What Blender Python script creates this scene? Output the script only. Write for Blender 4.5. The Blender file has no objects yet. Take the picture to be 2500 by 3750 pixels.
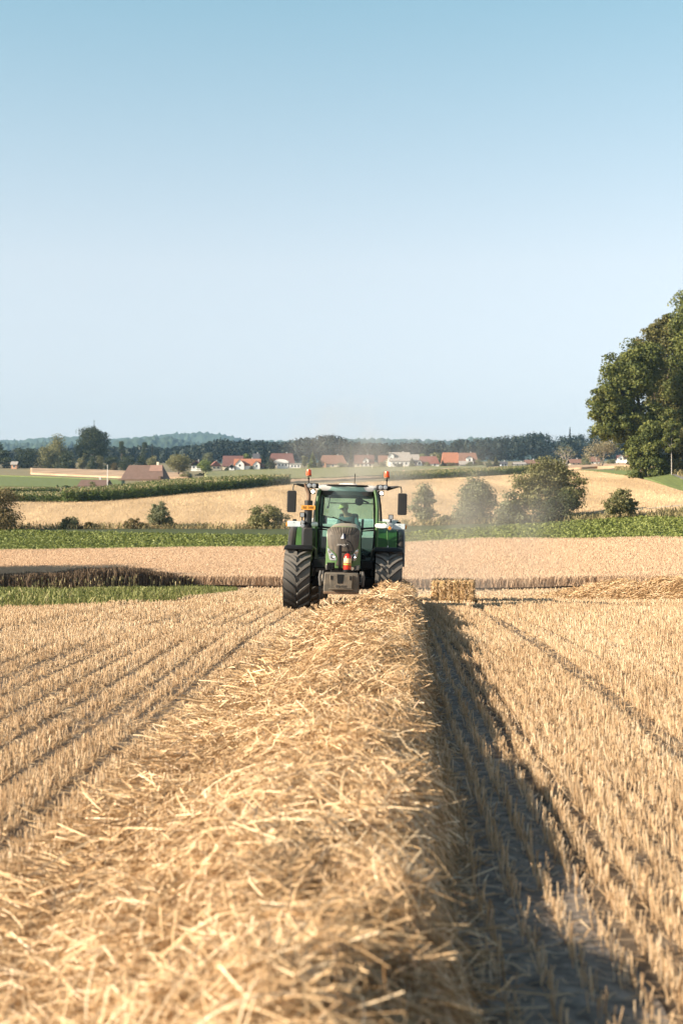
import bpy, math, random
import numpy as np
from mathutils import Vector, Matrix
R = math.radians
rng = np.random.default_rng(7)
random.seed(7)
scene = bpy.context.scene
COL = scene.collection
F = 50.0 / 36.0 * 3750.0          # focal length in photograph pixels
CX, HY, CAMZ = 1250.0, 1930.0, 1.6

# ---------------------------------------------------------------- camera
cam_d = bpy.data.cameras.new('camera')
cam_d.lens = 50; cam_d.sensor_fit = 'VERTICAL'; cam_d.sensor_height = 36; cam_d.sensor_width = 24
cam_d.clip_start = 0.05; cam_d.clip_end = 20000
cam_d.dof.use_dof = True; cam_d.dof.focus_distance = 30.0; cam_d.dof.aperture_fstop = 3.1
cam = bpy.data.objects.new('camera', cam_d); COL.objects.link(cam)
cam.location = (0, 0, CAMZ)
cam.rotation_euler = (R(90) + math.atan((HY - 1875) / F), 0, 0)
scene.camera = cam

# ---------------------------------------------------------------- sky, sun, exposure
SUN_EL, SUN_AZ = R(25.0), R(19.0)          # azimuth: from the left (-X), swung towards the camera
sun_dir = Vector((-math.cos(SUN_AZ) * math.cos(SUN_EL), -math.sin(SUN_AZ) * math.cos(SUN_EL), math.sin(SUN_EL)))
w = bpy.data.worlds.new('World'); scene.world = w; w.use_nodes = True
nt = w.node_tree; nt.nodes.clear()
out = nt.nodes.new('ShaderNodeOutputWorld'); bg = nt.nodes.new('ShaderNodeBackground')
sky = nt.nodes.new('ShaderNodeTexSky'); sky.sky_type = 'NISHITA'; sky.sun_disc = False
sky.sun_elevation = SUN_EL; sky.sun_rotation = math.atan2(sun_dir.x, sun_dir.y) % (2 * math.pi)
sky.altitude = 300; sky.air_density = 1.0; sky.dust_density = 1.5; sky.ozone_density = 1.5
bg.inputs['Strength'].default_value = 0.108
hs = nt.nodes.new('ShaderNodeHueSaturation'); hs.inputs['Saturation'].default_value = 0.34
tcw = nt.nodes.new('ShaderNodeTexCoord'); sxw = nt.nodes.new('ShaderNodeSeparateXYZ'); rpw = nt.nodes.new('ShaderNodeValToRGB'); mxw = nt.nodes.new('ShaderNodeMixRGB'); mxw.blend_type = 'MULTIPLY'; mxw.inputs[0].default_value = 1
rpw.color_ramp.elements[0].color = (0.77, 0.71, 0.725, 1); rpw.color_ramp.elements[1].color = (0.47, 0.75, 0.83, 1); rpw.color_ramp.elements[1].position = 0.36
er = rpw.color_ramp.elements.new(0.18); er.color = (0.80, 0.82, 0.815, 1); er = rpw.color_ramp.elements.new(0.56); er.color = (0.28, 0.40, 0.50, 1); er = rpw.color_ramp.elements.new(0.92); er.color = (0.16, 0.24, 0.32, 1)
nt.links.new(tcw.outputs['Generated'], sxw.inputs[0]); nt.links.new(sxw.outputs['Z'], rpw.inputs[0]); nt.links.new(rpw.outputs[0], mxw.inputs[2])
nt.links.new(sky.outputs[0], hs.inputs['Color']); nt.links.new(hs.outputs[0], mxw.inputs[1]); nt.links.new(mxw.outputs[0], bg.inputs['Color']); nt.links.new(bg.outputs[0], out.inputs['Surface'])
sl = bpy.data.lights.new('sun', 'SUN'); sl.energy = 5.0; sl.angle = R(0.5); sl.color = (1.0, 0.85, 0.66)
so = bpy.data.objects.new('sun', sl); COL.objects.link(so); so.location = (-40, -30, 40)
so.rotation_euler = sun_dir.to_track_quat('Z', 'Y').to_euler()
scene.view_settings.view_transform = 'Standard'; scene.view_settings.look = 'None'
scene.view_settings.exposure = 1.24; scene.view_settings.gamma = 1.0
scene.view_settings.use_curve_mapping = False
scene.cycles.max_bounces = 8; scene.cycles.transparent_max_bounces = 16; scene.cycles.volume_bounces = 0
scene.cycles.use_denoising = True

# ---------------------------------------------------------------- materials
def mat(name, col, rough=0.7, metal=0.0, var=0.0, scale=4.0, spec=0.3, col2=None, bump=0.0, coords='Object'):
    m = bpy.data.materials.new(name); m.use_nodes = True
    t = m.node_tree; b = t.nodes['Principled BSDF']
    b.inputs['Roughness'].default_value = rough; b.inputs['Metallic'].default_value = metal
    b.inputs['Specular IOR Level'].default_value = spec
    c = (*col, 1)
    if var > 0 or col2 is not None:
        tc = t.nodes.new('ShaderNodeTexCoord'); n = t.nodes.new('ShaderNodeTexNoise')
        n.inputs['Scale'].default_value = scale; n.inputs['Detail'].default_value = 6; n.inputs['Roughness'].default_value = 0.65
        t.links.new(tc.outputs[coords], n.inputs['Vector'])
        r = t.nodes.new('ShaderNodeValToRGB')
        lo = tuple(x * (1 - var) for x in col); hi = col2 if col2 else tuple(min(1, x * (1 + var)) for x in col)
        r.color_ramp.elements[0].position = 0.32; r.color_ramp.elements[1].position = 0.68
        r.color_ramp.elements[0].color = (*lo, 1); r.color_ramp.elements[1].color = (*hi, 1)
        t.links.new(n.outputs['Fac'], r.inputs['Fac']); t.links.new(r.outputs['Color'], b.inputs['Base Color'])
        if bump > 0:
            bp = t.nodes.new('ShaderNodeBump'); bp.inputs['Strength'].default_value = bump
            t.links.new(n.outputs['Fac'], bp.inputs['Height']); t.links.new(bp.outputs[0], b.inputs['Normal'])
    else:
        b.inputs['Base Color'].default_value = c
    return m

def mat_rnd(name, stops, rough=0.7, spec=0.25, trans=0.0, attr='rnd', patch=0.0, pscale=0.2):
    """colour by the per-piece random value stored in the mesh (each leaf, each straw its own tint)"""
    m = bpy.data.materials.new(name); m.use_nodes = True
    t = m.node_tree; b = t.nodes['Principled BSDF']
    b.inputs['Roughness'].default_value = rough; b.inputs['Specular IOR Level'].default_value = spec
    a = t.nodes.new('ShaderNodeAttribute'); a.attribute_name = attr
    r = t.nodes.new('ShaderNodeValToRGB'); cr = r.color_ramp
    while len(cr.elements) < len(stops): cr.elements.new(0.5)
    for e, (p, c) in zip(cr.elements, stops): e.position = p; e.color = (*c, 1)
    src = a.outputs['Fac']
    if patch > 0:
        tc = t.nodes.new('ShaderNodeTexCoord'); n = t.nodes.new('ShaderNodeTexNoise'); n.inputs['Scale'].default_value = pscale
        n.inputs['Detail'].default_value = 4
        t.links.new(tc.outputs['Object'], n.inputs['Vector'])
        s = t.nodes.new('ShaderNodeMath'); s.operation = 'SUBTRACT'; s.inputs[1].default_value = 0.5; t.links.new(n.outputs['Fac'], s.inputs[0])
        mm = t.nodes.new('ShaderNodeMath'); mm.operation = 'MULTIPLY_ADD'; mm.inputs[1].default_value = patch
        t.links.new(s.outputs[0], mm.inputs[0]); t.links.new(a.outputs['Fac'], mm.inputs[2]); src = mm.outputs[0]
    t.links.new(src, r.inputs['Fac']); t.links.new(r.outputs['Color'], b.inputs['Base Color'])
    if trans > 0:
        tr = t.nodes.new('ShaderNodeBsdfTranslucent'); mx = t.nodes.new('ShaderNodeMixShader'); mx.inputs[0].default_value = trans
        t.links.new(r.outputs['Color'], tr.inputs['Color'])
        t.links.new(b.outputs[0], mx.inputs[1]); t.links.new(tr.outputs[0], mx.inputs[2])
        t.links.new(mx.outputs[0], t.nodes['Material Output'].inputs['Surface'])
    return m

def mat_glass(name, tint, gloss=0.06):
    m = bpy.data.materials.new(name); m.use_nodes = True; t = m.node_tree; t.nodes.clear()
    o = t.nodes.new('ShaderNodeOutputMaterial'); tr = t.nodes.new('ShaderNodeBsdfTransparent'); tr.inputs[0].default_value = (*tint, 1)
    gl = t.nodes.new('ShaderNodeBsdfGlossy'); gl.inputs['Roughness'].default_value = 0.03
    fr = t.nodes.new('ShaderNodeFresnel'); fr.inputs[0].default_value = 1.5
    mx = t.nodes.new('ShaderNodeMixShader')
    t.links.new(fr.outputs[0], mx.inputs[0]); t.links.new(tr.outputs[0], mx.inputs[1]); t.links.new(gl.outputs[0], mx.inputs[2])
    # a film of field dust
    df = t.nodes.new('ShaderNodeBsdfDiffuse'); df.inputs[0].default_value = (0.42, 0.54, 0.51, 1)
    m2 = t.nodes.new('ShaderNodeMixShader'); m2.inputs[0].default_value = gloss
    t.links.new(mx.outputs[0], m2.inputs[1]); t.links.new(df.outputs[0], m2.inputs[2]); t.links.new(m2.outputs[0], o.inputs['Surface'])
    return m

def mat_emit(name, col, strength):
    m = bpy.data.materials.new(name); m.use_nodes = True; b = m.node_tree.nodes['Principled BSDF']
    b.inputs['Base Color'].default_value = (*col, 1); b.inputs['Emission Color'].default_value = (*col, 1); b.inputs['Emission Strength'].default_value = strength
    return m

# ---------------------------------------------------------------- tags and mesh helpers
def tag(o, label=None, cat=None, group=None, kind=None):
    if label: o['label'] = label
    if cat: o['category'] = cat
    if group: o['group'] = group
    if kind: o['kind'] = kind
    return o

def empty(name, loc=(0, 0, 0), rot=(0, 0, 0)):
    o = bpy.data.objects.new(name, None); COL.objects.link(o); o.location = loc; o.rotation_euler = rot
    o.empty_display_size = 0.2
    return o

def link(name, me, m=None, parent=None):
    o = bpy.data.objects.new(name, me); COL.objects.link(o)
    if m is not None: me.materials.append(m)
    if parent is not None: o.parent = parent
    return o

def np_mesh(name, V, Q, rnd=None, smooth=False):
    """V (n,3), Q (m,3 or 4) -> mesh"""
    V = np.asarray(V, np.float32); Q = np.asarray(Q, np.int32); k = Q.shape[1]
    me = bpy.data.meshes.new(name)
    me.vertices.add(len(V)); me.vertices.foreach_set('co', V.ravel())
    me.loops.add(Q.size); me.loops.foreach_set('vertex_index', Q.ravel())
    me.polygons.add(len(Q))
    me.polygons.foreach_set('loop_start', np.arange(0, Q.size, k, dtype=np.int32))
    me.polygons.foreach_set('loop_total', np.full(len(Q), k, dtype=np.int32))
    if smooth: me.polygons.foreach_set('use_smooth', np.ones(len(Q), dtype=bool))
    if rnd is not None:
        a = me.attributes.new('rnd', 'FLOAT', 'POINT'); a.data.foreach_set('value', np.asarray(rnd, np.float32))
    me.update(calc_edges=True)
    return me

def nrm(a): return a / np.maximum(np.linalg.norm(a, axis=-1, keepdims=True), 1e-9)

def ribbons(P, D, L, W, rnd, bend=0.1, nseg=2, up=None):
    """thin bent blades: start P, direction D, length L, width W"""
    n = len(P); D = nrm(D)
    S = nrm(np.cross(D, rng.normal(size=(n, 3)) if up is None else up)); B = np.cross(D, S)
    bd = (rng.normal(size=(n, 1)) * bend) * L[:, None]
    rows = []
    for i in range(nseg + 1):
        t = i / nseg
        c = P + D * (L[:, None] * t) + B * bd * (4 * t * (1 - t))
        rows += [c - S * W[:, None] / 2, c + S * W[:, None] / 2]
    k = 2 * (nseg + 1); V = np.stack(rows, 1).reshape(-1, 3)
    base = np.arange(n)[:, None, None] * k
    q = np.array([[2 * i, 2 * i + 1, 2 * i + 3, 2 * i + 2] for i in range(nseg)])[None]
    return V, (base + q).reshape(-1, 4), np.repeat(rnd, k)

def prisms(P, D, L, W, rnd):
    """three-sided stalks"""
    n = len(P); D = nrm(D); S = nrm(np.cross(D, rng.normal(size=(n, 3)))); B = np.cross(D, S); rows = []
    for t in (0, 1):
        for k in range(3):
            a = 2 * math.pi * k / 3
            rows.append(P + D * (L[:, None] * t) + (S * math.cos(a) + B * math.sin(a)) * W[:, None] / 2)
    V = np.stack(rows, 1).reshape(-1, 3)
    q = np.array([[0, 1, 4, 3], [1, 2, 5, 4], [2, 0, 3, 5]])[None]
    return V, (np.arange(n)[:, None, None] * 6 + q).reshape(-1, 4), np.repeat(rnd, 6)

def leaves(C, size, rnd, N=None, jitter=0.9, aspect=0.6):
    n = len(C); D = nrm(rng.normal(size=(n, 3)))
    if N is not None: D = nrm(N + jitter * D)
    S = nrm(np.cross(D, rng.normal(size=(n, 3)))); B = np.cross(D, S)
    s = size[:, None]
    V = np.stack([C - S * s, C + B * s * aspect, C + S * s, C - B * s * aspect], 1).reshape(-1, 3)
    return V, np.arange(n * 4).reshape(-1, 4), np.repeat(rnd, 4)

def cat_geo(parts):
    Vs, Qs, Rs, o = [], [], [], 0
    for V, Q, r in parts:
        Vs.append(V); Qs.append(Q + o); Rs.append(r); o += len(V)
    return np.concatenate(Vs), np.concatenate(Qs), np.concatenate(Rs)

class MB:
    """collects shapes, builds one mesh object"""
    def __init__(s): s.v = []; s.f = []
    def add(s, vs, fs):
        o = len(s.v); s.v += [tuple(p) for p in vs]; s.f += [tuple(i + o for i in f) for f in fs]; return s
    def box(s, c, size, rot=(0, 0, 0)):
        M = Matrix.Translation(Vector(c)) @ (Matrix.Rotation(rot[2], 4, 'Z') @ Matrix.Rotation(rot[1], 4, 'Y') @ Matrix.Rotation(rot[0], 4, 'X'))
        a, b, d = (x / 2 for x in size)
        vs = [M @ Vector((x, y, z)) for z in (-d, d) for y in (-b, b) for x in (-a, a)]
        return s.add(vs, [(0, 2, 3, 1), (4, 5, 7, 6), (0, 1, 5, 4), (2, 6, 7, 3), (0, 4, 6, 2), (1, 3, 7, 5)])
    def tube(s, pts, r, n=10, caps=True, flat=1.0):
        pts = [Vector(p) for p in pts]; rs = r if isinstance(r, (list, tuple)) else [r] * len(pts)
        rings = []; prev = None
        for i, p in enumerate(pts):
            t = (pts[min(i + 1, len(pts) - 1)] - pts[max(i - 1, 0)]).normalized()
            if prev is None:
                u = t.cross(Vector((0, 0, 1)))
                if u.length < 1e-3: u = t.cross(Vector((0, 1, 0)))
                u.normalize()
            else:
                u = (prev - t * prev.dot(t)).normalized()
            prev = u; v = t.cross(u)
            rings.append([p + (u * math.cos(2 * math.pi * k / n) + v * flat * math.sin(2 * math.pi * k / n)) * rs[i] for k in range(n)])
        return s.loft(rings, caps)
    def loft(s, rings, caps=True, closed=True):
        n = len(rings[0]); vs = [p for r in rings for p in r]; fs = []
        for i in range(len(rings) - 1):
            for k in range(n if closed else n - 1):
                a = i * n + k; b = i * n + (k + 1) % n
                fs.append((a, b, b + n, a + n))
        if caps:
            fs.append(tuple(range(n - 1, -1, -1))); o = (len(rings) - 1) * n; fs.append(tuple(range(o, o + n)))
        return s.add(vs, fs)
    def prism(s, poly, y0, y1):
        """polygon in XZ pushed along Y"""
        return s.loft([[(x, y0, z) for x, z in poly], [(x, y1, z) for x, z in poly]])
    def lathe(s, prof, c=(0, 0, 0), axis='Z', n=24, caps=True):
        rings = []
        for r, h in prof:
            ring = []
            for k in range(n):
                a = 2 * math.pi * k / n; p = (r * math.cos(a), r * math.sin(a), h)
                if axis == 'X': p = (h, r * math.cos(a), r * math.sin(a))
                if axis == 'Y': p = (r * math.cos(a), h, -r * math.sin(a))
                ring.append(tuple(p[i] + c[i] for i in range(3)))
            rings.append(ring)
        return s.loft(rings, caps)
    def sphere(s, c, r, n=10, m=6):
        rr = r if isinstance(r, tuple) else (r, r, r)
        rings = [[(c[0] + rr[0] * math.sin(a) * math.cos(2 * math.pi * k / n), c[1] + rr[1] * math.sin(a) * math.sin(2 * math.pi * k / n), c[2] + rr[2] * math.cos(a)) for k in range(n)]
                 for a in [math.pi * (0.02 + 0.96 * i / m) for i in range(m + 1)]]
        return s.loft(rings)
    def build(s, name, m, parent=None, bevel=0.0, angle=35, seg=2):
        me = bpy.data.meshes.new(name); me.from_pydata(s.v, [], s.f); me.update()
        import bmesh
        bm = bmesh.new(); bm.from_mesh(me); bmesh.ops.recalc_face_normals(bm, faces=bm.faces); bm.to_mesh(me); bm.free()
        me.polygons.foreach_set('use_smooth', [True] * len(me.polygons))
        me.set_sharp_from_angle(angle=R(angle))
        o = link(name, me, m, parent)
        if bevel > 0:
            b = o.modifiers.new('bevel', 'BEVEL'); b.width = bevel; b.segments = seg; b.limit_method = 'ANGLE'; b.angle_limit = R(40)
        return o

def rbox(hw, hz, r, n=4, cx=0.0, cz=0.0):
    """rounded rectangle outline in XZ"""
    out = []
    for qx, qz, a0 in ((1, 1, 0), (-1, 1, 90), (-1, -1, 180), (1, -1, 270)):
        for i in range(n + 1):
            a = R(a0 + 90 * i / n); out.append((cx + qx * (hw - r) + r * math.cos(a), cz + qz * (hz - r) + r * math.sin(a)))
    return out

# ---------------------------------------------------------------- terrain
COLS = {
 -500: [(36,2212),(50,2197),(70,2180),(95,2168),(150,2050),(185,1948),(215,1873),(240,1842),(300,1814),(380,1792),(460,1772),(560,1745),(750,1716),(1250,1690)],
 0:    [(36,2212),(50,2197),(70,2180),(95,2166),(150,2046),(185,1945),(215,1868),(240,1838),(262,1834),(300,1825),(380,1797),(460,1773),(560,1745),(750,1714),(1250,1690)],
 350:  [(36,2212),(50,2198),(70,2178),(95,2162),(150,2041),(185,1943),(215,1872),(240,1852),(300,1836),(360,1812),(412,1798),(460,1780),(560,1750),(750,1718),(1250,1690)],
 625:  [(31,2233),(40,2206),(60,2182),(95,2156),(150,2036),(185,1942),(215,1870),(250,1827),(300,1804),(360,1786),(460,1770),(560,1752),(850,1730),(1250,1690)],
 1000: [(31,2235),(40,2208),(95,2158),(150,2032),(185,1939),(215,1877),(250,1836),(330,1782),(400,1766),(560,1752),(850,1721),(1250,1690)],
 1250: [(30.6,2235),(39,2210),(95,2165),(150,2026),(182,1935),(215,1876),(250,1836),(330,1782),(420,1758),(560,1740),(850,1714),(1250,1690)],
 1500: [(31,2236),(39,2211),(95,2168),(145,2021),(178,1930),(250,1830),(330,1776),(420,1752),(560,1734),(850,1712),(1250,1688)],
 1875: [(31,2236),(39,2212),(95,2168),(138,2011),(168,1914),(250,1820),(330,1763),(420,1737),(560,1719),(850,1706),(1250,1685)],
 2125: [(31,2236),(45,2205),(92,2169),(132,2005),(160,1909),(230,1815),(300,1760),(380,1722),(560,1712),(850,1706),(1250,1685)],
 2320: [(31,2236),(45,2205),(90,2170),(128,2002),(155,1904),(200,1840),(240,1795),(270,1752),(300,1728),(330,1716),(420,1710),(850,1696),(1250,1685)],
 2500: [(31,2236),(45,2205),(90,2172),(125,1999),(150,1900),(165,1862),(195,1818),(225,1779),(240,1752),(255,1717),(300,1708),(420,1703),(850,1692),(1250,1685)],
 3000: [(31,2236),(45,2205),(90,2172),(125,1999),(150,1896),(165,1856),(195,1810),(225,1768),(240,1740),(255,1712),(300,1704),(420,1700),(850,1692),(1250,1685)],
}
_cp = np.array(sorted(COLS)); _gp = np.linspace(-900, 3400, 260); _ld = np.linspace(math.log(8), math.log(9000), 700)
_tab = []
for c in _cp:
    dd = [8, 14, 20]; zz = [0, 0, 0]
    for d, py in COLS[c]: dd.append(d); zz.append(CAMZ + (HY - py) / F * d)
    dd += [1800, 3000, 9000]; zz += [zz[-1] + 6, zz[-1] + 12, zz[-1] + 12]
    _tab.append(np.interp(np.exp(_ld), dd, zz))
_tab = np.array(_tab)
TZ = np.stack([np.interp(_gp, _cp, _tab[:, j]) for j in range(len(_ld))], 1)
def _blur(a, s, ax):
    k = np.exp(-0.5 * (np.arange(-3 * s, 3 * s + 1) / s) ** 2); k /= k.sum(); p = 3 * s
    pad = [(0, 0), (0, 0)]; pad[ax] = (p, p); b = np.pad(a, pad, mode='edge')
    return np.apply_along_axis(lambda v: np.convolve(v, k, 'valid'), ax, b)
TZ = _blur(_blur(TZ, 5, 1), 8, 0)
def T(x, y):
    x = np.asarray(x, float); y = np.asarray(y, float); d = np.maximum(y, 8.0)
    p = np.clip((x / d * F + CX - _gp[0]) / (_gp[1] - _gp[0]), 0, len(_gp) - 1.001)
    l = np.clip((np.log(d) - _ld[0]) / (_ld[1] - _ld[0]), 0, len(_ld) - 1.001)
    i = p.astype(int); j = l.astype(int); u = p - i; v = l - j
    return (TZ[i, j] * (1 - u) * (1 - v) + TZ[i + 1, j] * u * (1 - v) + TZ[i, j + 1] * (1 - u) * v + TZ[i + 1, j + 1] * u * v)
def T1(x, y): return float(T(np.array([x]), np.array([y]))[0])
def XD(px, d): return (px - CX) / F * d
def at(px, d):
    x = XD(px, d); return Vector((x, d, T1(x, d)))

def patch(name, m, cols, near, far, h=0.0, nu=60, nd=30, rough=0.0, skirt=True, power=1.0, parent=None, ramp=False):
    """a field: sheet over the terrain between two edges given as depth per column, h above the ground, closed by skirts"""
    pxs = np.linspace(cols[0], cols[-1], nu); dn = np.interp(pxs, cols, near); df = np.interp(pxs, cols, far)
    t = np.linspace(0, 1, nd) ** power
    D = dn[:, None] * (1 - t) + df[:, None] * t; X = (pxs[:, None] - CX) / F * D
    Z = T(X, D) + (h * np.minimum(1, 0.35 + t * 9)[None] if ramp else h)
    if rough: Z = Z + rng.normal(size=Z.shape) * rough
    if skirt and h > 0:
        Z[0] -= h + 0.02; Z[-1] -= h + 0.02; Z[:, 0] -= h + 0.02; Z[:, -1] -= h + 0.02
        X[0] = X[1]; D[0] = D[1]; X[-1] = X[-2]; D[-1] = D[-2]
        X[:, 0] = X[:, 1]; D[:, 0] = D[:, 1]; X[:, -1] = X[:, -2]; D[:, -1] = D[:, -2]
    V = np.stack([X, D, Z], 2).reshape(-1, 3)
    a = (np.arange(nu - 1)[:, None] * nd + np.arange(nd - 1)[None]).ravel()
    Q = np.stack([a, a + nd, a + nd + 1, a + 1], 1)
    return link(name, np_mesh(name, V, Q, smooth=True), m, parent)

def scatter(n, cols, near, far):
    """n random points, even per square metre, in a region given like patch()"""
    pxs = rng.uniform(cols[0], cols[-1], n * 3); dn = np.interp(pxs, cols, near); df = np.interp(pxs, cols, far)
    dmax = df.max(); keep = np.ones(len(pxs), bool)
    d = np.sqrt(rng.uniform(0, 1, len(pxs)) * (dmax ** 2 - near_min(near) ** 2) + near_min(near) ** 2)
    keep = (d > dn) & (d < df)
    px = pxs[keep][:n]; d = d[keep][:n]
    x = (px - CX) / F * d
    return x, d, T(x, d)
def near_min(a): return float(np.min(a))
# ================================================================ SETTING
_lat = rng.uniform(-1, 1, (256, 256))
def vnoise(x, y):
    x = np.asarray(x, float); y = np.asarray(y, float)
    i = np.floor(x).astype(int); j = np.floor(y).astype(int); u = x - i; v = y - j
    u = u * u * (3 - 2 * u); v = v * v * (3 - 2 * v); g = lambda a, b: _lat[a % 256, b % 256]
    return (g(i, j) * (1 - u) + g(i + 1, j) * u) * (1 - v) + (g(i, j + 1) * (1 - u) + g(i + 1, j + 1) * u) * v

STRAW = [(0.0, (0.24, 0.135, 0.060)), (0.35, (0.48, 0.315, 0.165)), (0.7, (0.70, 0.485, 0.270)), (1.0, (0.88, 0.70, 0.47))]
m_straw = mat_rnd('straw', STRAW, rough=0.45, spec=0.4, trans=0.04)
m_stubble = mat_rnd('stubble', [(0, (0.33, 0.20, 0.105)), (0.4, (0.58, 0.395, 0.225)), (0.75, (0.74, 0.545, 0.345)), (1, (0.89, 0.73, 0.53))], rough=0.5, spec=0.35, trans=0.1)
m_soil = mat('soil', (0.115, 0.078, 0.050), 0.95, var=0.35, scale=5.0, col2=(0.22, 0.165, 0.115), bump=0.6)
m_trackway = mat('pressed_soil', (0.135, 0.106, 0.082), 0.95, var=0.35, scale=11.0, col2=(0.34, 0.285, 0.235), bump=1.0)
m_mound = mat('shade_dark_straw', (0.075, 0.042, 0.017), 0.9, col2=(0.22, 0.13, 0.055), scale=14.0, bump=0.6)  # core coloured dark to stand in for shade between the straws
m_wheat = mat_rnd('ripe_wheat', [(0, (0.51, 0.36, 0.235)), (0.5, (0.575, 0.415, 0.28)), (1, (0.64, 0.475, 0.335))], rough=0.8, spec=0.1, trans=0.08, patch=0.3, pscale=0.11)
m_wheat_sheet = mat('wheat_sheet', (0.52, 0.35, 0.215), 0.9, col2=(0.62, 0.435, 0.28), scale=2.2, bump=0.5)
def hill_wheat(name, lo, hi):
    m = mat(name, lo, 0.9, col2=hi, scale=2.6, bump=0.25)
    t = m.node_tree; b = t.nodes['Principled BSDF']; old = b.inputs['Base Color'].links[0].from_socket
    tc = t.nodes.new('ShaderNodeTexCoord'); n = t.nodes.new('ShaderNodeTexNoise'); n.inputs['Scale'].default_value = 0.09; n.inputs['Detail'].default_value = 5
    mp = t.nodes.new('ShaderNodeMapping'); mp.inputs['Scale'].default_value = (1.6, 0.16, 1); mp.inputs['Rotation'].default_value = (0, 0, 0.5)
    t.links.new(tc.outputs['Object'], mp.inputs['Vector']); t.links.new(mp.outputs[0], n.inputs['Vector'])
    r = t.nodes.new('ShaderNodeValToRGB'); r.color_ramp.elements[0].position = 0.35; r.color_ramp.elements[1].position = 0.65
    r.color_ramp.elements[0].color = (0.76, 0.73, 0.68, 1); r.color_ramp.elements[1].color = (1.1, 1.08, 1.04, 1)
    mx = t.nodes.new('ShaderNodeMixRGB'); mx.blend_type = 'MULTIPLY'; mx.inputs[0].default_value = 1.0
    t.links.new(n.outputs['Fac'], r.inputs['Fac']); t.links.new(old, mx.inputs[1]); t.links.new(r.outputs[0], mx.inputs[2])
    t.links.new(mx.outputs[0], b.inputs['Base Color'])
    return m
m_wheat_hill = hill_wheat('hill_wheat', (0.47, 0.325, 0.185), (0.60, 0.43, 0.26))
m_wheat_pale = hill_wheat('pale_hill_wheat', (0.50, 0.37, 0.21), (0.64, 0.49, 0.30))
m_wheat_pink = hill_wheat('far_wheat', (0.40, 0.27, 0.17), (0.52, 0.37, 0.25))
m_field = mat('field_ground', (0.16, 0.14, 0.07), 0.95, col2=(0.25, 0.20, 0.11), scale=0.05)
m_meadow = mat('meadow_grass', (0.10, 0.13, 0.035), 0.9, col2=(0.165, 0.195, 0.06), scale=0.6, bump=0.5)
m_meadow_pale = mat('pale_meadow', (0.20, 0.225, 0.085), 0.9, col2=(0.28, 0.28, 0.12), scale=0.2)
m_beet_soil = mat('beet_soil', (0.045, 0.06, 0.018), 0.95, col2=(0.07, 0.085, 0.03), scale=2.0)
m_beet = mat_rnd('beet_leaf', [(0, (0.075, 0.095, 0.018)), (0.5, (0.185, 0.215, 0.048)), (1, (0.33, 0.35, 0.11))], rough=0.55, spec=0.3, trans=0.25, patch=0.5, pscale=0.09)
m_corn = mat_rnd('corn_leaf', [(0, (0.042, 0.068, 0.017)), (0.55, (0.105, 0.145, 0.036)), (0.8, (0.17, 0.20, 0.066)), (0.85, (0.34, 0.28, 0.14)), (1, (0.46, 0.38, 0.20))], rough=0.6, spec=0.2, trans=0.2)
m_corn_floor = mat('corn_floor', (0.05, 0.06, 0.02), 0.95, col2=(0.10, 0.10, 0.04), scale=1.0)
m_mixed_crop = mat('mixed_crop', (0.15, 0.16, 0.065), 0.95, col2=(0.25, 0.235, 0.105), scale=0.35, bump=0.5)
m_grass = mat_rnd('grass_blade', [(0, (0.08, 0.095, 0.025)), (0.5, (0.19, 0.205, 0.062)), (0.75, (0.31, 0.29, 0.115)), (1, (0.45, 0.37, 0.19))], rough=0.6, trans=0.25)
m_drygrass = mat_rnd('dry_grass_blade', [(0, (0.13, 0.12, 0.045)), (0.6, (0.26, 0.215, 0.10)), (1, (0.42, 0.34, 0.18))], rough=0.7, trans=0.2)
m_road = mat('asphalt', (0.16, 0.15, 0.15), 0.9, var=0.15, scale=0.6)
m_track = mat('chalky_track', (0.45, 0.40, 0.33), 0.95, var=0.15, scale=1.0)
m_hill_near = mat('hill_forest', (0.028, 0.05, 0.03), 0.95, col2=(0.055, 0.085, 0.045), scale=0.012)
m_hill_far = mat('far_hill_forest', (0.035, 0.06, 0.035), 0.95, col2=(0.065, 0.095, 0.055), scale=0.006)

# ---- ground, one sheet
ys = np.concatenate([[-60, -30, -10, 0, 5], np.exp(np.linspace(math.log(10), math.log(9000), 230))])
us = np.concatenate([np.linspace(-2.2, -0.36, 26), np.linspace(-0.34, 0.42, 160), np.linspace(0.44, 2.2, 26)])
Xg = us[:, None] * np.maximum(ys[None], 14.0); Yg = np.repeat(ys[None], len(us), 0)
Zg = T(Xg, Yg) - 0.02
nu, nd = Xg.shape
a = (np.arange(nu - 1)[:, None] * nd + np.arange(nd - 1)[None]).ravel()
ground = link('ground', np_mesh('ground', np.stack([Xg, Yg, Zg], 2).reshape(-1, 3), np.stack([a, a + nd, a + nd + 1, a + 1], 1), smooth=True), m_field)
tag(ground, kind='structure')

# bare soil of the harvested field
soil = patch('stubble_field', m_soil, [-9000, -600, 3100, 11500], [2.0, 2.0, 2.0, 2.0], [100, 100, 98, 98], h=0.0, nu=260, nd=120, skirt=False, power=2.2)
tag(soil, kind='structure')

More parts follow.
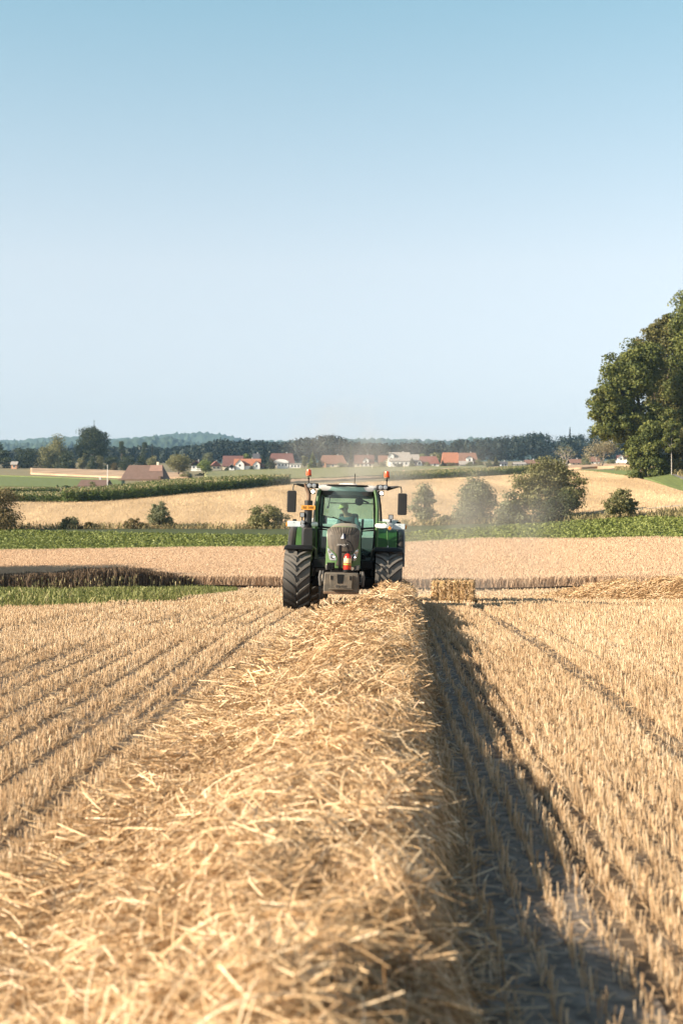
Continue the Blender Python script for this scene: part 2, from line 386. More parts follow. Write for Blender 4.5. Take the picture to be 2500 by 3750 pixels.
# ---- far hills with wooded, uneven tops
def hills(name, m, d, prof, depth, bump, seed):
    r = np.random.default_rng(seed); px = np.arange(-1500, 4100, 7.0)
    top = np.interp(px, [p[0] for p in prof], [p[1] for p in prof]) + 12
    hz = CAMZ + (HY - top) / F * d
    nrow = 26; V = []
    for i in range(nrow):
        t = i / (nrow - 1)                       # from the foot (near) to the crest and a little beyond
        dd = d - depth * (1 - t) if t < 0.85 else d + depth * 0.3 * (t - 0.85)
        f = math.sin(min(1, t / 0.85) * math.pi / 2) if t < 0.85 else 1 - (t - 0.85) * 0.6
        base = 40.0
        z = base + (hz - base) * f
        lump = r.normal(size=len(px)) * bump + 1.1 * bump * vnoise(px / 90 + seed, np.full(len(px), i * 0.9 + seed)) * f
        V.append(np.stack([(px - CX) / F * dd, np.full(len(px), dd), z + lump * min(1, t * 2)], 1))
    V = np.stack(V, 0); n = len(px)
    a = (np.arange(nrow - 1)[:, None] * n + np.arange(n - 1)[None]).ravel()
    o = link(name, np_mesh(name, V.reshape(-1, 3), np.stack([a, a + 1, a + 1 + n, a + n], 1)), m)
    return tag(o, kind='structure')
hills('hills', m_hill_near, 3600, [(-1500,1630),(-300,1622),(10,1625),(200,1622),(300,1628),(400,1622),(520,1606),(620,1606),(700,1618),(760,1626),(950,1632),(1500,1640),(4100,1645)], 700, 3.5, 3)
hills('distant_hills', m_hill_far, 5000, [(-1500,1610),(-300,1612),(10,1613),(100,1610),(143,1604),(250,1600),(290,1597),(340,1606),(415,1607),(530,1600),(620,1592),(725,1588),(800,1589),(850,1597),(905,1612),(1050,1613),(1150,1610),(1250,1606),(1400,1607),(1500,1610),(1650,1614),(1740,1603),(1790,1603),(1830,1612),(2000,1620),(4100,1620)], 900, 3.0, 11)

# ---- ripe wheat beyond the stubble (blades over a closed sheet)
WC = [-700, 0, 350, 700, 1250, 1750, 2125, 2500, 3100]
WN = [95, 95, 96, 96, 96, 96, 94, 91, 91]; WF = [151, 151, 151, 151, 150, 145, 133, 126, 126]
wheat = empty('wheat_crop', at(1250, 96)); tag(wheat, 'ripe golden wheat crop standing beyond the stubble field', 'wheat', kind='stuff')
def local(V, root): return V - np.array(root.location)[None]
sheet = patch('crop_sheet', m_wheat_sheet, WC, [v + 0.6 for v in WN], WF, h=0.56, nu=260, nd=70, rough=0.035)
sheet.parent = wheat; sheet.matrix_parent_inverse = Matrix.Translation(-wheat.location)
def wheat_blades(n, cols, near, far, h, wdt, lean=0.16):
    x, y, z = scatter(n, cols, near, far); k = len(x)
    P = np.stack([x, y, z + 0.15], 1); D = np.stack([rng.normal(0.06, lean, k), rng.normal(0, lean, k), np.ones(k)], 1)
    L = rng.uniform(0.9, 1.06, k) * h * (1 + 0.03 * vnoise(x * 0.35, y * 0.2))
    return ribbons(P, D, L, rng.uniform(0.7, 1.3, k) * wdt, np.clip(rng.beta(2.2, 2.2, k), 0, 1), bend=0.12, nseg=2)
G = [wheat_blades(430000, [-250, 700, 1250, 1750, 2125, 2500, 2750], [95, 96, 96, 96, 94, 91, 91], [151, 151, 150, 145, 133, 126, 126], 0.62, 0.017, 0.10),
     wheat_blades(60000, [-250, 700, 2125, 2750], [94.7, 95.7, 93.7, 90.7], [96.6, 97.4, 95.2, 92.4], 0.66, 0.022)]
V, Q, r_ = cat_geo(G)
o = link('wheat_stalks', np_mesh('wheat_stalks', local(V, wheat), Q, r_), m_wheat, wheat); o['kind'] = 'stuff'; sheet['kind'] = 'stuff'

# ---- sugar beet
BC = [-700, 0, 625, 1250, 1500, 1875, 2125, 2320, 2500, 3100]
BN = [150.3, 150.3, 150.3, 149.5, 145, 138, 132, 128, 125, 125]; BF = [185, 185, 185, 182, 178, 168, 160, 155, 150, 150]
beet = empty('beet_crop', at(1250, 150)); tag(beet, 'broad band of leafy green beet plants behind the wheat', 'beet crop', kind='stuff')
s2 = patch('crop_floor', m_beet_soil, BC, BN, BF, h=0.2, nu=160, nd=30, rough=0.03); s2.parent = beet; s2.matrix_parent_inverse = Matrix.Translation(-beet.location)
x, y, z = scatter(15500, [-250, 2750], [150.3, 125], [185, 150])
bn = np.interp(x / y * F + CX, BC, BN); bf = np.interp(x / y * F + CX, BC, BF); k = (y > bn) & (y < bf); x, y, z = x[k], y[k], z[k]
nl = 8; n = len(x); ang = rng.uniform(0, 2 * math.pi, (n, nl)); hr = rng.uniform(0.05, 0.30, (n, nl))
ht = np.repeat(rng.uniform(0.75, 1.25, n)[:, None], nl, 1)
C = np.stack([x[:, None] + np.cos(ang) * hr, y[:, None] + np.sin(ang) * hr, z[:, None] + 0.20 + rng.uniform(0.05, 0.30, (n, nl)) * ht], 2).reshape(-1, 3)
N = np.stack([np.cos(ang) * 0.7, np.sin(ang) * 0.7, np.full((n, nl), 0.7)], 2).reshape(-1, 3)
rr = np.clip(np.repeat(rng.uniform(0.25, 0.75, n), nl) + rng.normal(0, 0.16, n * nl), 0, 1)
V, Q, r_ = leaves(C, rng.uniform(0.08, 0.16, len(C)), rr, N, 0.55, 0.62)
o = link('beet_leaves', np_mesh('beet_leaves', local(V, beet), Q, r_), m_beet, beet); o['kind'] = 'stuff'; s2['kind'] = 'stuff'

# ---- hill wheat behind the beet
hw1 = patch('hill_wheat_field', m_wheat_hill, [-700, 0, 54, 233, 542, 850, 1037, 1250, 1404, 1650, 1850, 2125, 2250, 2330, 2500, 3100],
            [186, 186, 186, 186, 186, 186, 186, 184, 181, 175, 170, 161, 160, 160, 164, 164],
            [228, 232, 238, 242, 262, 300, 340, 352, 362, 378, 392, 372, 298, 262, 207, 204], h=0.35, nu=240, nd=90, rough=0.02, ramp=True)
tag(hw1, 'pale golden wheat field rising over the hillside behind the tractor', 'wheat field', kind='stuff')
fl = wheat_blades(60000, [-100, 54, 542, 1037, 1650, 2125, 2250, 2330, 2500, 2600], [190, 188, 188, 188, 180, 165, 164, 164, 168, 168], [230, 238, 262, 340, 378, 370, 295, 258, 204, 200], 0.42, 0.030, 0.1)
o = link('wheat_tufts', np_mesh('wheat_tufts', fl[0], fl[1], fl[2]), m_wheat_pale, hw1); o['kind'] = 'stuff'

# ---- fields further back
def field(name, label, m, cols, near, far, h, cat='field', **k):
    o = patch(name, m, cols, near, far, h=h, nu=80, nd=24, rough=k.get('rough', 0.04)); return tag(o, label, cat, kind='stuff')
field('meadow', 'pale mown meadow at the left edge below the green strip', m_meadow_pale, [-700, 0, 205], [330, 335, 372], [425, 420, 400], 0.06)
field('meadow', 'rich green meadow strip below the far pinkish wheat', m_meadow, [-700, 0, 300, 470], [428, 424, 432, 440], [585, 575, 545, 520], 0.10)
field('far_wheat_field', 'narrow pinkish wheat strip under the dark hedge row', m_wheat_pink, [105, 300, 470, 700], [600, 570, 545, 545], [735, 735, 735, 735], 0.6)
field('mixed_crop_field', 'dusty green crop field below the village houses', m_mixed_crop, [735, 850, 1037, 1250, 1500, 1800], [480, 470, 430, 440, 470, 600], [815, 830, 835, 835, 835, 830], 0.5, rough=0.12)
field('dry_crop_field', 'pale ripening strip between the corn and the village crop', m_wheat_pink, [640, 850, 1037, 1250, 1420], [400, 385, 372, 400, 430], [470, 462, 425, 432, 440], 0.5, rough=0.1)
field('far_wheat_field', 'thin ripe wheat strip on the crest behind the corn', m_wheat_pink, [1460, 1650, 1875, 2125, 2330], [470, 470, 470, 430, 470], [640, 700, 760, 800, 800], 0.5)
field('far_wheat_field', 'small orange tinted wheat rise beside the woodland road', m_wheat_pink, [2180, 2260, 2400, 2700], [400, 395, 370, 350], [600, 620, 620, 600], 0.8)

# ---- corn
def corn(label, cols, near, far, n, hgt, nb=9, tass=0.34):
    root = empty('corn_crop', at((cols[0] + cols[-1]) / 2, near[len(near) // 2])); tag(root, label, 'corn', kind='stuff')
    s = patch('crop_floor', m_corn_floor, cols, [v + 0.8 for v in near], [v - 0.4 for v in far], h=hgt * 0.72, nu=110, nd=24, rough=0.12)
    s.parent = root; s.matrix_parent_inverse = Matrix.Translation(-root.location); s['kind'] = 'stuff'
    x1, y1, z1 = scatter(n, cols, near, far)
    x2, y2, z2 = scatter(n // 2, cols, near, [v + 2.5 for v in near])
    x = np.concatenate([x1, x2]); y = np.concatenate([y1, y2]); z = np.concatenate([z1, z2]); k = len(x)
    hp = hgt * rng.uniform(0.88, 1.08, k)
    hh = rng.uniform(0.12, 0.92, (k, nb)); an = rng.uniform(0, 2 * math.pi, (k, nb))
    P = np.stack([np.repeat(x[:, None], nb, 1), np.repeat(y[:, None], nb, 1), z[:, None] + hh * hp[:, None]], 2).reshape(-1, 3)
    D = np.stack([np.cos(an), np.sin(an), rng.uniform(-0.2, 1.1, (k, nb))], 2).reshape(-1, 3)
    g1 = ribbons(P, D, rng.uniform(0.4, 0.75, len(P)), rng.uniform(0.07, 0.12, len(P)), np.clip(rng.normal(0.38, 0.17, len(P)), 0, 0.78), bend=0.25, nseg=2)
    kk = rng.uniform(size=k) < 0.9; P = np.stack([x, y, z + hp * 0.86], 1)[kk]; nn = len(P)
    D = np.stack([rng.normal(0, 0.18, nn), rng.normal(0, 0.18, nn), np.ones(nn)], 1)
    g2 = ribbons(P, D, rng.uniform(0.25, 0.45, nn), rng.uniform(0.05, tass * 0.4, nn), rng.uniform(0.84, 1, nn), bend=0.1, nseg=1)
    V, Q, r_ = cat_geo([g1, g2])
    o = link('corn_plants', np_mesh('corn_plants', local(V, root), Q, r_), m_corn, root); o['kind'] = 'stuff'
    return root
corn('tall dark green corn strip with tassels in front of the big barn', [233, 300, 542, 850, 1060], [243, 246, 264, 303, 345], [262, 290, 335, 350, 362], 6500, 2.6)
corn('lower corn strip at the left between the wheat and the meadow', [-300, 54, 233, 420], [262, 262, 262, 300], [300, 310, 318, 330], 2600, 1.3)
corn('far corn strip along the crest right of the tractor', [1404, 1550, 1650, 1850, 2010], [368, 378, 386, 400, 405], [430, 445, 455, 460, 460], 4200, 2.0)
corn('thin dark corn edge at the far left below the pale meadow', [-300, 0, 215], [322, 326, 350], [334, 338, 362], 1200, 1.5)

# ---- road, track and verges on the right
field('verge_grass', 'bright green grass verge beside the road on the right', m_meadow, [2110, 2250, 2500, 3000], [372, 297, 206, 194], [404, 352, 240, 226], 0.15)
pr = patch('road', m_road, [2228, 2320, 2500, 3000], [418, 322, 240, 226], [424, 336, 246, 231], h=0.05, nu=60, nd=6, skirt=False); tag(pr, kind='structure')
pt = patch('dirt_track', m_track, [2310, 2400, 2500, 2900], [166.0, 168, 169, 170], [166.9, 169.0, 170.1, 171.2], h=0.42, nu=30, nd=5, skirt=True); tag(pt, kind='structure')
x, y, z = scatter(9000, [2250, 2400, 2500, 2900], [340, 278, 247, 233], [372, 305, 256, 242]); k = len(x)
V, Q, r_ = ribbons(np.stack([x, y, z], 1), np.stack([rng.normal(0, .3, k), rng.normal(0, .3, k), np.ones(k)], 1), rng.uniform(.4, 1.1, k), rng.uniform(.05, .12, k), rng.uniform(0, 1, k), .3)
tag(link('rough_grass', np_mesh('rough_grass', V, Q, r_), m_drygrass), 'rough dry grass along the foot of the woodland', 'grass', kind='stuff')
x, y, z = scatter(13000, [-250, 625, 1250, 1500, 1640, 1875, 2125, 2320, 2560], [184.3, 184.3, 181.3, 177.3, 172, 166, 158.5, 154, 149], [188, 188, 185, 181, 178, 173, 166, 160, 163]); k = len(x)
V, Q, r_ = ribbons(np.stack([x, y, z], 1), np.stack([rng.normal(0, .4, k), rng.normal(0, .4, k), np.ones(k)], 1), rng.uniform(.4, 1.0, k), rng.uniform(.04, .10, k), rng.uniform(0, 1, k), .3)
tag(link('rough_grass', np_mesh('rough_grass', V, Q, r_), m_drygrass), 'rough dry grass and weeds between the beet and the bushes', 'grass', kind='stuff')

# ---- green grass strip at the left edge of the stubble
gc = [-500, 0, 350, 620, 800, 870]; gn = [32.0, 32.0, 33.5, 40, 60, 76]; gf = [92, 92, 91, 87, 83, 79]
gr = patch('grass_strip', m_meadow, gc, gn, gf, h=0.03, nu=70, nd=30, skirt=False); tag(gr, kind='structure')
x, y, z = scatter(85000, gc, gn, gf); k = len(x)
tall = 0.5 + 0.5 * np.clip(vnoise(x * .5 + 9, y * .35) * 1.3 + 0.4, 0, 1)
tall *= np.where(y > 60, 0.65, 1.0)
V, Q, r_ = ribbons(np.stack([x, y, z], 1), np.stack([rng.normal(0, .3, k), rng.normal(0, .3, k), np.ones(k)], 1), rng.uniform(.14, .50, k) * tall, rng.uniform(.012, .03, k),
                   np.clip(rng.beta(2, 2.6, k) + 0.18 * (vnoise(x * .15, y * .1 + 40)), 0, 1), .35)
tag(link('grass', np_mesh('grass', V, Q, r_), m_grass), 'unmown green grass strip at the left edge of the stubble', 'grass', kind='stuff')
# ragged brown growth; its dark colour and hump are added to deepen the tree shadow
m_shade_grass = mat_rnd('shade_brown_grass', [(0, (0.060, 0.040, 0.026)), (0.6, (0.135, 0.092, 0.060)), (1, (0.26, 0.19, 0.13))], rough=0.8, spec=0.1)
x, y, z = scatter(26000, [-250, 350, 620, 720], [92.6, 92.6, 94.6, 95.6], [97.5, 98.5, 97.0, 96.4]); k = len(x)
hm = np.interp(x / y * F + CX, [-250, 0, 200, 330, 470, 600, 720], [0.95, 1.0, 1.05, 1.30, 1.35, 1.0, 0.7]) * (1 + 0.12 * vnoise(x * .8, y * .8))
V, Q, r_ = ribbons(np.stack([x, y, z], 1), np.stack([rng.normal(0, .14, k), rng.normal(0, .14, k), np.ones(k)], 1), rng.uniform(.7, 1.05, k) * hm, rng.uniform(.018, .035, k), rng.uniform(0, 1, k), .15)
tag(link('shade_tall_grass', np_mesh('shade_tall_grass', V, Q, r_), m_shade_grass), 'ragged brown tall grass added to darken the shadow along the wheat edge', 'tall grass', kind='stuff')
# weeds with pale seed heads in the strip
x, y, z = scatter(120, [-200, 300, 720], [55, 56, 62], [94, 94, 92]); k = len(x)
L = rng.uniform(.4, .9, k)
g1 = ribbons(np.stack([x, y, z], 1), np.stack([rng.normal(0, .1, k), rng.normal(0, .1, k), np.ones(k)], 1), L, np.full(k, .012), rng.uniform(0.1, 0.5, k), .1, 1)
g2 = ribbons(np.stack([x, y, z + L * .9], 1), np.stack([rng.normal(0, .1, k), rng.normal(0, .1, k), np.ones(k)], 1), rng.uniform(.08, .2, k), rng.uniform(.025, .05, k), np.full(k, .9), .1, 1)
V, Q, r_ = cat_geo([g1, g2])
tag(link('weeds', np_mesh('weeds', V, Q, r_), m_drygrass), 'tall weeds with pale seed heads at the shaded wheat edge', 'weeds', kind='stuff')
# ================================================================ HARVESTED FIELD
SL = 0.0288                                            # the rows run slightly to the right
def axis(y): return SL * y
def axis_w(y): return 0.048 * y
WS = np.array([-1.56, -1.38, -1.12, -0.87, -0.62, -0.37, -0.13, 0.02, 0.10, 0.16]); WH = np.array([0, 0.05, 0.15, 0.31, 0.45, 0.50, 0.48, 0.42, 0.20, 0.0])
def wind_h(s, y):
    wob = 0.06 * vnoise(y * 0.55 + 3, np.zeros_like(y) + 5.5) + 0.05 * vnoise(y * 1.7, np.zeros_like(y) + 9.5)
    s2 = s - wob * np.clip(s + 0.9, 0, 1)
    h = np.interp(s2, WS, WH, 0, 0) * np.interp(y, [0, 8, 16, 24], [0.74, 0.78, 0.90, 1.0])
    return h * (1 + 0.13 * vnoise(s * 1.5 + 7, y * 0.7) + 0.20 * vnoise(s * 3.6 + 1, y * 2.1) + 0.10 * vnoise(s * 9, y * 6))

def straw_mass(root, hfun, sr, yr, axis_fn, groups, name='loose_straw'):
    parts = []
    for (ya, yb, dens, lmin, lmax, wd, nseg) in groups:
        n = int((yb - ya) * (sr[1] - sr[0]) * dens)
        s = rng.uniform(sr[0], sr[1], n); y = rng.uniform(ya, yb, n); h = hfun(s, y)
        keep = (h > 0.015) | (rng.uniform(size=n) < 0.25); s, y, h = s[keep], y[keep], h[keep]; n = len(s)
        x = axis_fn(y) + s; e = 0.05
        gx = (hfun(s + e, y) - hfun(s - e, y)) / (2 * e); gy = (hfun(s, y + e) - hfun(s, y - e)) / (2 * e)
        an = 3.4 * vnoise(s * 1.9 + 60, y * 1.3 + 8) + rng.normal(0, 0.95, n); dx, dy = np.cos(an), np.sin(an)
        up = rng.normal(0, 0.20, n) + np.where(rng.uniform(size=n) < 0.06, rng.uniform(0.2, 0.9, n), 0)
        gx = np.clip(gx, -1.6, 1.6); gy = np.clip(gy, -1.6, 1.6)
        D = nrm(np.stack([dx, dy, dx * gx * 0.7 + dy * gy * 0.7 + up], 1))
        L = lmin + (lmax - lmin) * rng.beta(1.1, 2.7, n)
        off = rng.uniform(-0.045, 0.03, n)
        P = np.stack([x, y, T(x, y) + h + off + 0.01], 1) - D * L[:, None] * rng.uniform(0.3, 0.6, n)[:, None]
        rr = np.clip(rng.beta(1.5, 1.7, n) + 0.22 * vnoise(s * 2.2, y * 1.6 + 33), 0, 1)
        parts.append(ribbons(P, D, L, wd * rng.uniform(0.6, 1.4, n), rr, bend=0.16, nseg=nseg))
    V, Q, r_ = cat_geo(parts)
    o = link(name, np_mesh(name, V - np.array(root.location)[None], Q, r_), m_straw, root); o['kind'] = 'stuff'
    return o

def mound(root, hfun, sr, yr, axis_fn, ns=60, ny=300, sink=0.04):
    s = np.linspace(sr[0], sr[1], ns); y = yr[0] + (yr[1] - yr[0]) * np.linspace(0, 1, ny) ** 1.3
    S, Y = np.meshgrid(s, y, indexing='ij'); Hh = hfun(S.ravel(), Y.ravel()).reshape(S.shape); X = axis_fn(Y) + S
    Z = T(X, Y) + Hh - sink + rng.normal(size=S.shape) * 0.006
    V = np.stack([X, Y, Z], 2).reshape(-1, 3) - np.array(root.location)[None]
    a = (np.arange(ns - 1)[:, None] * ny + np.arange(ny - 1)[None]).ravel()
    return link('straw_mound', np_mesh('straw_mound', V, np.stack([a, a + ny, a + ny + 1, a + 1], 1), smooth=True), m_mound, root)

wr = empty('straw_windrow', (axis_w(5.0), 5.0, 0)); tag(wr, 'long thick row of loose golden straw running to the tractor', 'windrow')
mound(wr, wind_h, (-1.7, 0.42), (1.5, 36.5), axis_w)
straw_mass(wr, wind_h, (-1.78, 0.27), None, axis_w, [
    (2.2, 5.0, 10500, 0.05, 0.52, 0.0037, 5), (5.0, 9.0, 7500, 0.05, 0.52, 0.0041, 4), (9.0, 16.0, 4600, 0.06, 0.5, 0.0052, 3), (16.0, 25.0, 2700, 0.08, 0.5, 0.0072, 3), (25.0, 34.0, 2000, 0.10, 0.5, 0.009, 2)])

# second windrow at the right, curving away
def axis2(y): return 6.9 + (52.0 - y) * 0.33 * 1.0 + 0.02 * (52 - y) ** 2
def wind2_h(s, y):
    h = np.interp(s, [-1.6, -0.9, -0.3, 0.3, 0.9, 1.6], [0, 0.32, 0.60, 0.66, 0.42, 0.0], 0, 0)
    end = np.clip((50.5 - y) / 4.0, 0, 1) ** 0.7
    return h * end * (1.08 + 0.35 * vnoise(s * 0.8 + 20, y * 0.5) + 0.15 * vnoise(s * 3, y * 1.8))
wr2 = empty('straw_windrow', at(2350, 46)); tag(wr2, 'lumpy heaped straw row at the right edge of the field', 'windrow')
mound(wr2, wind2_h, (-1.8, 1.8), (36.0, 50.5), axis2, 40, 120)
straw_mass(wr2, wind2_h, (-1.9, 1.9), None, axis2, [(36, 50.7, 560, 0.12, 0.5, 0.013, 2)])

# ---- pale pressed ground along the right of the windrow
yy = np.concatenate([np.linspace(1.8, 12, 60), np.linspace(12.4, 33, 50)]); tt = np.linspace(0, 1, 14)
Xs = (axis_w(yy) - 0.1)[:, None] * (1 - tt) + (axis(yy) + 0.88 + 0.05 * vnoise(yy * 1.5, yy * 0))[:, None] * tt; Ys = np.repeat(yy[:, None], 14, 1)
a = (np.arange(len(yy) - 1)[:, None] * 14 + np.arange(13)[None]).ravel()
tk = link('wheel_track', np_mesh('wheel_track', np.stack([Xs, Ys, T(Xs, Ys) + 0.008 + 0.012 * np.clip(vnoise(Xs * 9, Ys * 7), -.5, 1)], 2).reshape(-1, 3), np.stack([a, a + 1, a + 15, a + 14], 1), smooth=True), m_trackway); tag(tk, kind='structure')
# ---- stubble
def row_skip(s):
    """wheel tracks and thin rows where little stands"""
    d = np.minimum(np.abs(s + 1.87) / 0.075, np.abs(s - 2.08) / 0.12)
    gaps = [(-1.45 - 0.42 * k, 0.075) for k in range(12) if k != 1] + [(2.5 + 0.56 * k, 0.05) for k in range(10)]
    for c, wd in gaps + [(-3.9, 0.10), (-6.0, 0.14), (6.1, 0.14)]:
        d = np.minimum(d, np.abs(s - c) / wd)
    return np.clip(1.25 - d, 0, 0.80)
def stubble_band(ya, yb, step, rowstep, wd, hmul, pmax=None, smin=-99, smax=99):
    half = 0.275 * yb + 2.4
    rows = np.arange(math.floor(-half / rowstep), math.ceil((half + 1.2) / rowstep)) * rowstep
    k = int((yb - ya) / step)
    S = np.repeat(rows, k); Y = ya + (yb - ya) * rng.uniform(size=len(S))
    S = S + rng.normal(0, rowstep * 0.11, len(S)) + 0.015 * vnoise(Y * 0.6, S * 3)
    X = S + axis(Y)
    ok = (np.abs(X) < 0.275 * Y + 2.0) & ((X - axis_w(Y) < -1.2) | (X - axis_w(Y) > 0.12))
    ok &= rng.uniform(size=len(S)) > row_skip(S)
    strip = (X - axis_w(Y) > 0) & (S < 0.86)                               # flattened ground beside the windrow
    ok &= ~strip | (rng.uniform(size=len(S)) < 0.45)
    clump = vnoise(S / rowstep * 1.0 + 50, Y * 4.5) * 0.5 + 0.5            # plants stand in tufts along the row
    ok &= rng.uniform(size=len(S)) < 0.45 + 0.75 * clump
    S, Y, X = S[ok], Y[ok], X[ok]; n = len(S)
    px = X / Y * F + CX
    lim = np.interp(px, [-500, 0, 350, 620, 800, 870, 900, 3000], [32.3, 32.3, 33.9, 40.5, 61, 76, 95.5, 90.5])
    far = Y < lim; S, Y, X = S[far], Y[far], X[far]; n = len(S)
    hgt = (0.112 + 0.045 * vnoise(S * .5 + 70, Y * .25)) * rng.uniform(0.6, 1.25, n) * hmul
    hgt *= np.where(S > 1.05, 1.10, np.where(S > 0, 0.85, 1.0)) * (1 - 0.45 * (row_skip(S) > 0))
    P = np.stack([X, Y, T(X, Y) - 0.01], 1)
    lean = np.where(rng.uniform(size=n) < 0.08, 0.7, 0.14); D = np.stack([rng.normal(0.0, 1, n) * lean, rng.normal(0, 1, n) * lean, np.ones(n)], 1)
    rr = np.clip(rng.beta(2.4, 2.0, n) + 0.12 * vnoise(S * .7 + 11, Y * .3), 0, 1)
    return prisms(P, D, hgt, wd * rng.uniform(0.7, 1.35, n), rr)
bands = [stubble_band(3.6, 7.5, 0.0072, 0.14, 0.0050, 1.0), stubble_band(7.5, 13, 0.0076, 0.14, 0.0054, 1.0), stubble_band(13, 22, 0.010, 0.14, 0.0066, 1.0),
         stubble_band(22, 34, 0.019, 0.14, 0.010, 1.0), stubble_band(34, 60, 0.06, 0.14, 0.019, 1.05), stubble_band(60, 97, 0.15, 0.28, 0.034, 1.1)]
V, Q, r_ = cat_geo(bands)
tag(link('stubble', np_mesh('stubble', V, Q, r_), m_stubble), 'short cut wheat stubble standing in rows over the field', 'stubble', kind='stuff')

# ---- chaff and broken straw lying between the rows
parts = []
for ya, yb, dens, wd, l1 in ((3.2, 9, 800, .0045, .16), (9, 18, 420, .006, .2), (18, 34, 150, .010, .22), (34, 95, 16, .025, .3)):
    n = int(dens * 0.262 * (yb ** 2 - ya ** 2)); y = np.sqrt(rng.uniform(ya ** 2, yb ** 2, n)); x = rng.uniform(-1, 1, n) * (0.27 * y + 1.2)
    keep = ~((x - axis_w(y) > 0.05) & (x - axis(y) < 1.05)) | (rng.uniform(size=n) < 0.65); x, y = x[keep], y[keep]; n = len(x)
    an = rng.uniform(0, 2 * math.pi, n); D = np.stack([np.cos(an), np.sin(an), rng.normal(0, .10, n)], 1)
    parts.append(ribbons(np.stack([x, y, T(x, y) + rng.uniform(0.004, 0.03, n)], 1), D, rng.uniform(.03, l1, n), wd * rng.uniform(.6, 1.4, n), np.clip(rng.beta(2, 2.6, n), 0, 1), .1, 2, up=np.array([[0, 0, 1.0]]) + rng.normal(0, .3, (n, 3))))
# a looser fringe thrown off the left flank of the windrow
for n, ya, yb in ((7000, 3, 12), (6000, 12, 30)):
    y = rng.uniform(ya, yb, n); s = -1.32 - np.abs(rng.normal(0, .20, n)); x = s + axis_w(y); an = rng.uniform(0, 2 * math.pi, n)
    D = np.stack([np.cos(an), np.sin(an), rng.normal(0, .22, n)], 1)
    parts.append(ribbons(np.stack([x, y, T(x, y) + rng.uniform(.01, .13, n)], 1), D, rng.uniform(.06, .34, n), np.where(y < 12, .0055, .009) * rng.uniform(.6, 1.3, n), np.clip(rng.beta(2, 2, n), 0, 1), .1, 3))
V, Q, r_ = cat_geo(parts)
tag(link('straw_litter', np_mesh('straw_litter', V, Q, r_), m_straw), 'broken straw and chaff lying between the stubble rows', 'straw litter', kind='stuff')

# ---- the bale right of the tractor
m_bale = mat('pressed_straw', (0.36, 0.235, 0.105), 0.9, col2=(0.60, 0.42, 0.21), scale=18.0, bump=0.9)
m_twine = mat('twine', (0.10, 0.08, 0.05), 0.8)
bp = at(1656, 39.5); bale = empty('straw_bale', bp, (0, R(0.5), R(-6))); tag(bale, 'big square straw bale tied with twine standing on the stubble', 'bale')
bw, bh, bl = 1.14, 0.60, 1.5; b = MB()
nx, ny, nz = 80, 30, 14
def bale_pt(u, v, wz):
    """unit cube point -> bale surface, pulled in where the six twines bite"""
    x = (u - .5) * bw; pin = 0.0
    cuts = (0.150, 0.345, 0.485, 0.665, 0.835); dmin = min(abs(u - c_) for c_ in cuts); pin = 0.055 * math.exp(-(dmin / 0.020) ** 2) + 0.02 * max(0, abs(u - .5) - .38) / .12
    bulge = 0.02 * float(vnoise(np.array([u * 7 + 3.]), np.array([wz * 5 + v * 6]))[0])
    y = v * bl; z = wz * bh
    if v == 0: y += pin - bulge
    if v == 1: y -= pin - bulge
    if wz == 1: z -= pin * 0.8 - bulge
    return (x + (bulge if u in (0, 1) else 0), y, z + 0.02)
faces = [((0, 0, 0), (1, 0, 0), (0, 0, 1), nx, nz), ((0, 1, 0), (1, 0, 0), (0, 0, 1), nx, nz), ((0, 0, 1), (1, 0, 0), (0, 1, 0), nx, ny), ((0, 0, 0), (0, 1, 0), (0, 0, 1), ny, nz), ((1, 0, 0), (0, 1, 0), (0, 0, 1), ny, nz)]
for o_, du, dv, n1, n2 in faces:
    vs = []
    for i in range(n1 + 1):
        for j in range(n2 + 1):
            p = [o_[k] + du[k] * i / n1 + dv[k] * j / n2 for k in range(3)]; vs.append(bale_pt(*p))
    b.add(vs, [(i * (n2 + 1) + j, (i + 1) * (n2 + 1) + j, (i + 1) * (n2 + 1) + j + 1, i * (n2 + 1) + j + 1) for i in range(n1) for j in range(n2)])
b.build('bale_body', m_bale, bale, angle=60)
for k in (0.150, 0.345, 0.485, 0.665, 0.835):
    x = (k - .5) * bw
    MB().tube([(x, 0.024, 0.03), (x, 0.022, bh - .02), (x, bl * .5, bh - .018), (x, bl - .02, bh - .02), (x, bl - .02, 0.03)], 0.010, 5).build('twine', m_twine, bale)
parts = []
n = 3000; u = rng.uniform(-.5, .5, n) * bw; zz = rng.uniform(0, 1, n) * bh
face = rng.integers(0, 4, n); Pb = np.stack([u, np.full(n, -.005), zz], 1)
kf = (face == 1) | (face == 2) | (rng.uniform(size=n) < 0.55); u, zz, face, Pb = u[kf], zz[kf], face[kf], Pb[kf]; n = len(u)
top = face == 1; Pb[top] = np.stack([u[top], rng.uniform(0, bl, top.sum()), np.full(top.sum(), bh + .02)], 1)
lf = face == 2; sg = np.where(rng.uniform(size=lf.sum()) < .5, -.5, .5); Pb[lf] = np.stack([sg * bw, rng.uniform(0, bl, lf.sum()), zz[lf]], 1)
D = rng.normal(size=(n, 3)) * np.array([.7, .5, .8])
V, Q, r_ = ribbons(Pb - nrm(D) * .05, D, rng.uniform(.05, .16, n), rng.uniform(.006, .014, n), rng.beta(2, 2, n), .1, 2)
o = link('straw_fuzz', np_mesh('straw_fuzz', V, Q, r_), m_straw, bale); o['kind'] = 'stuff'
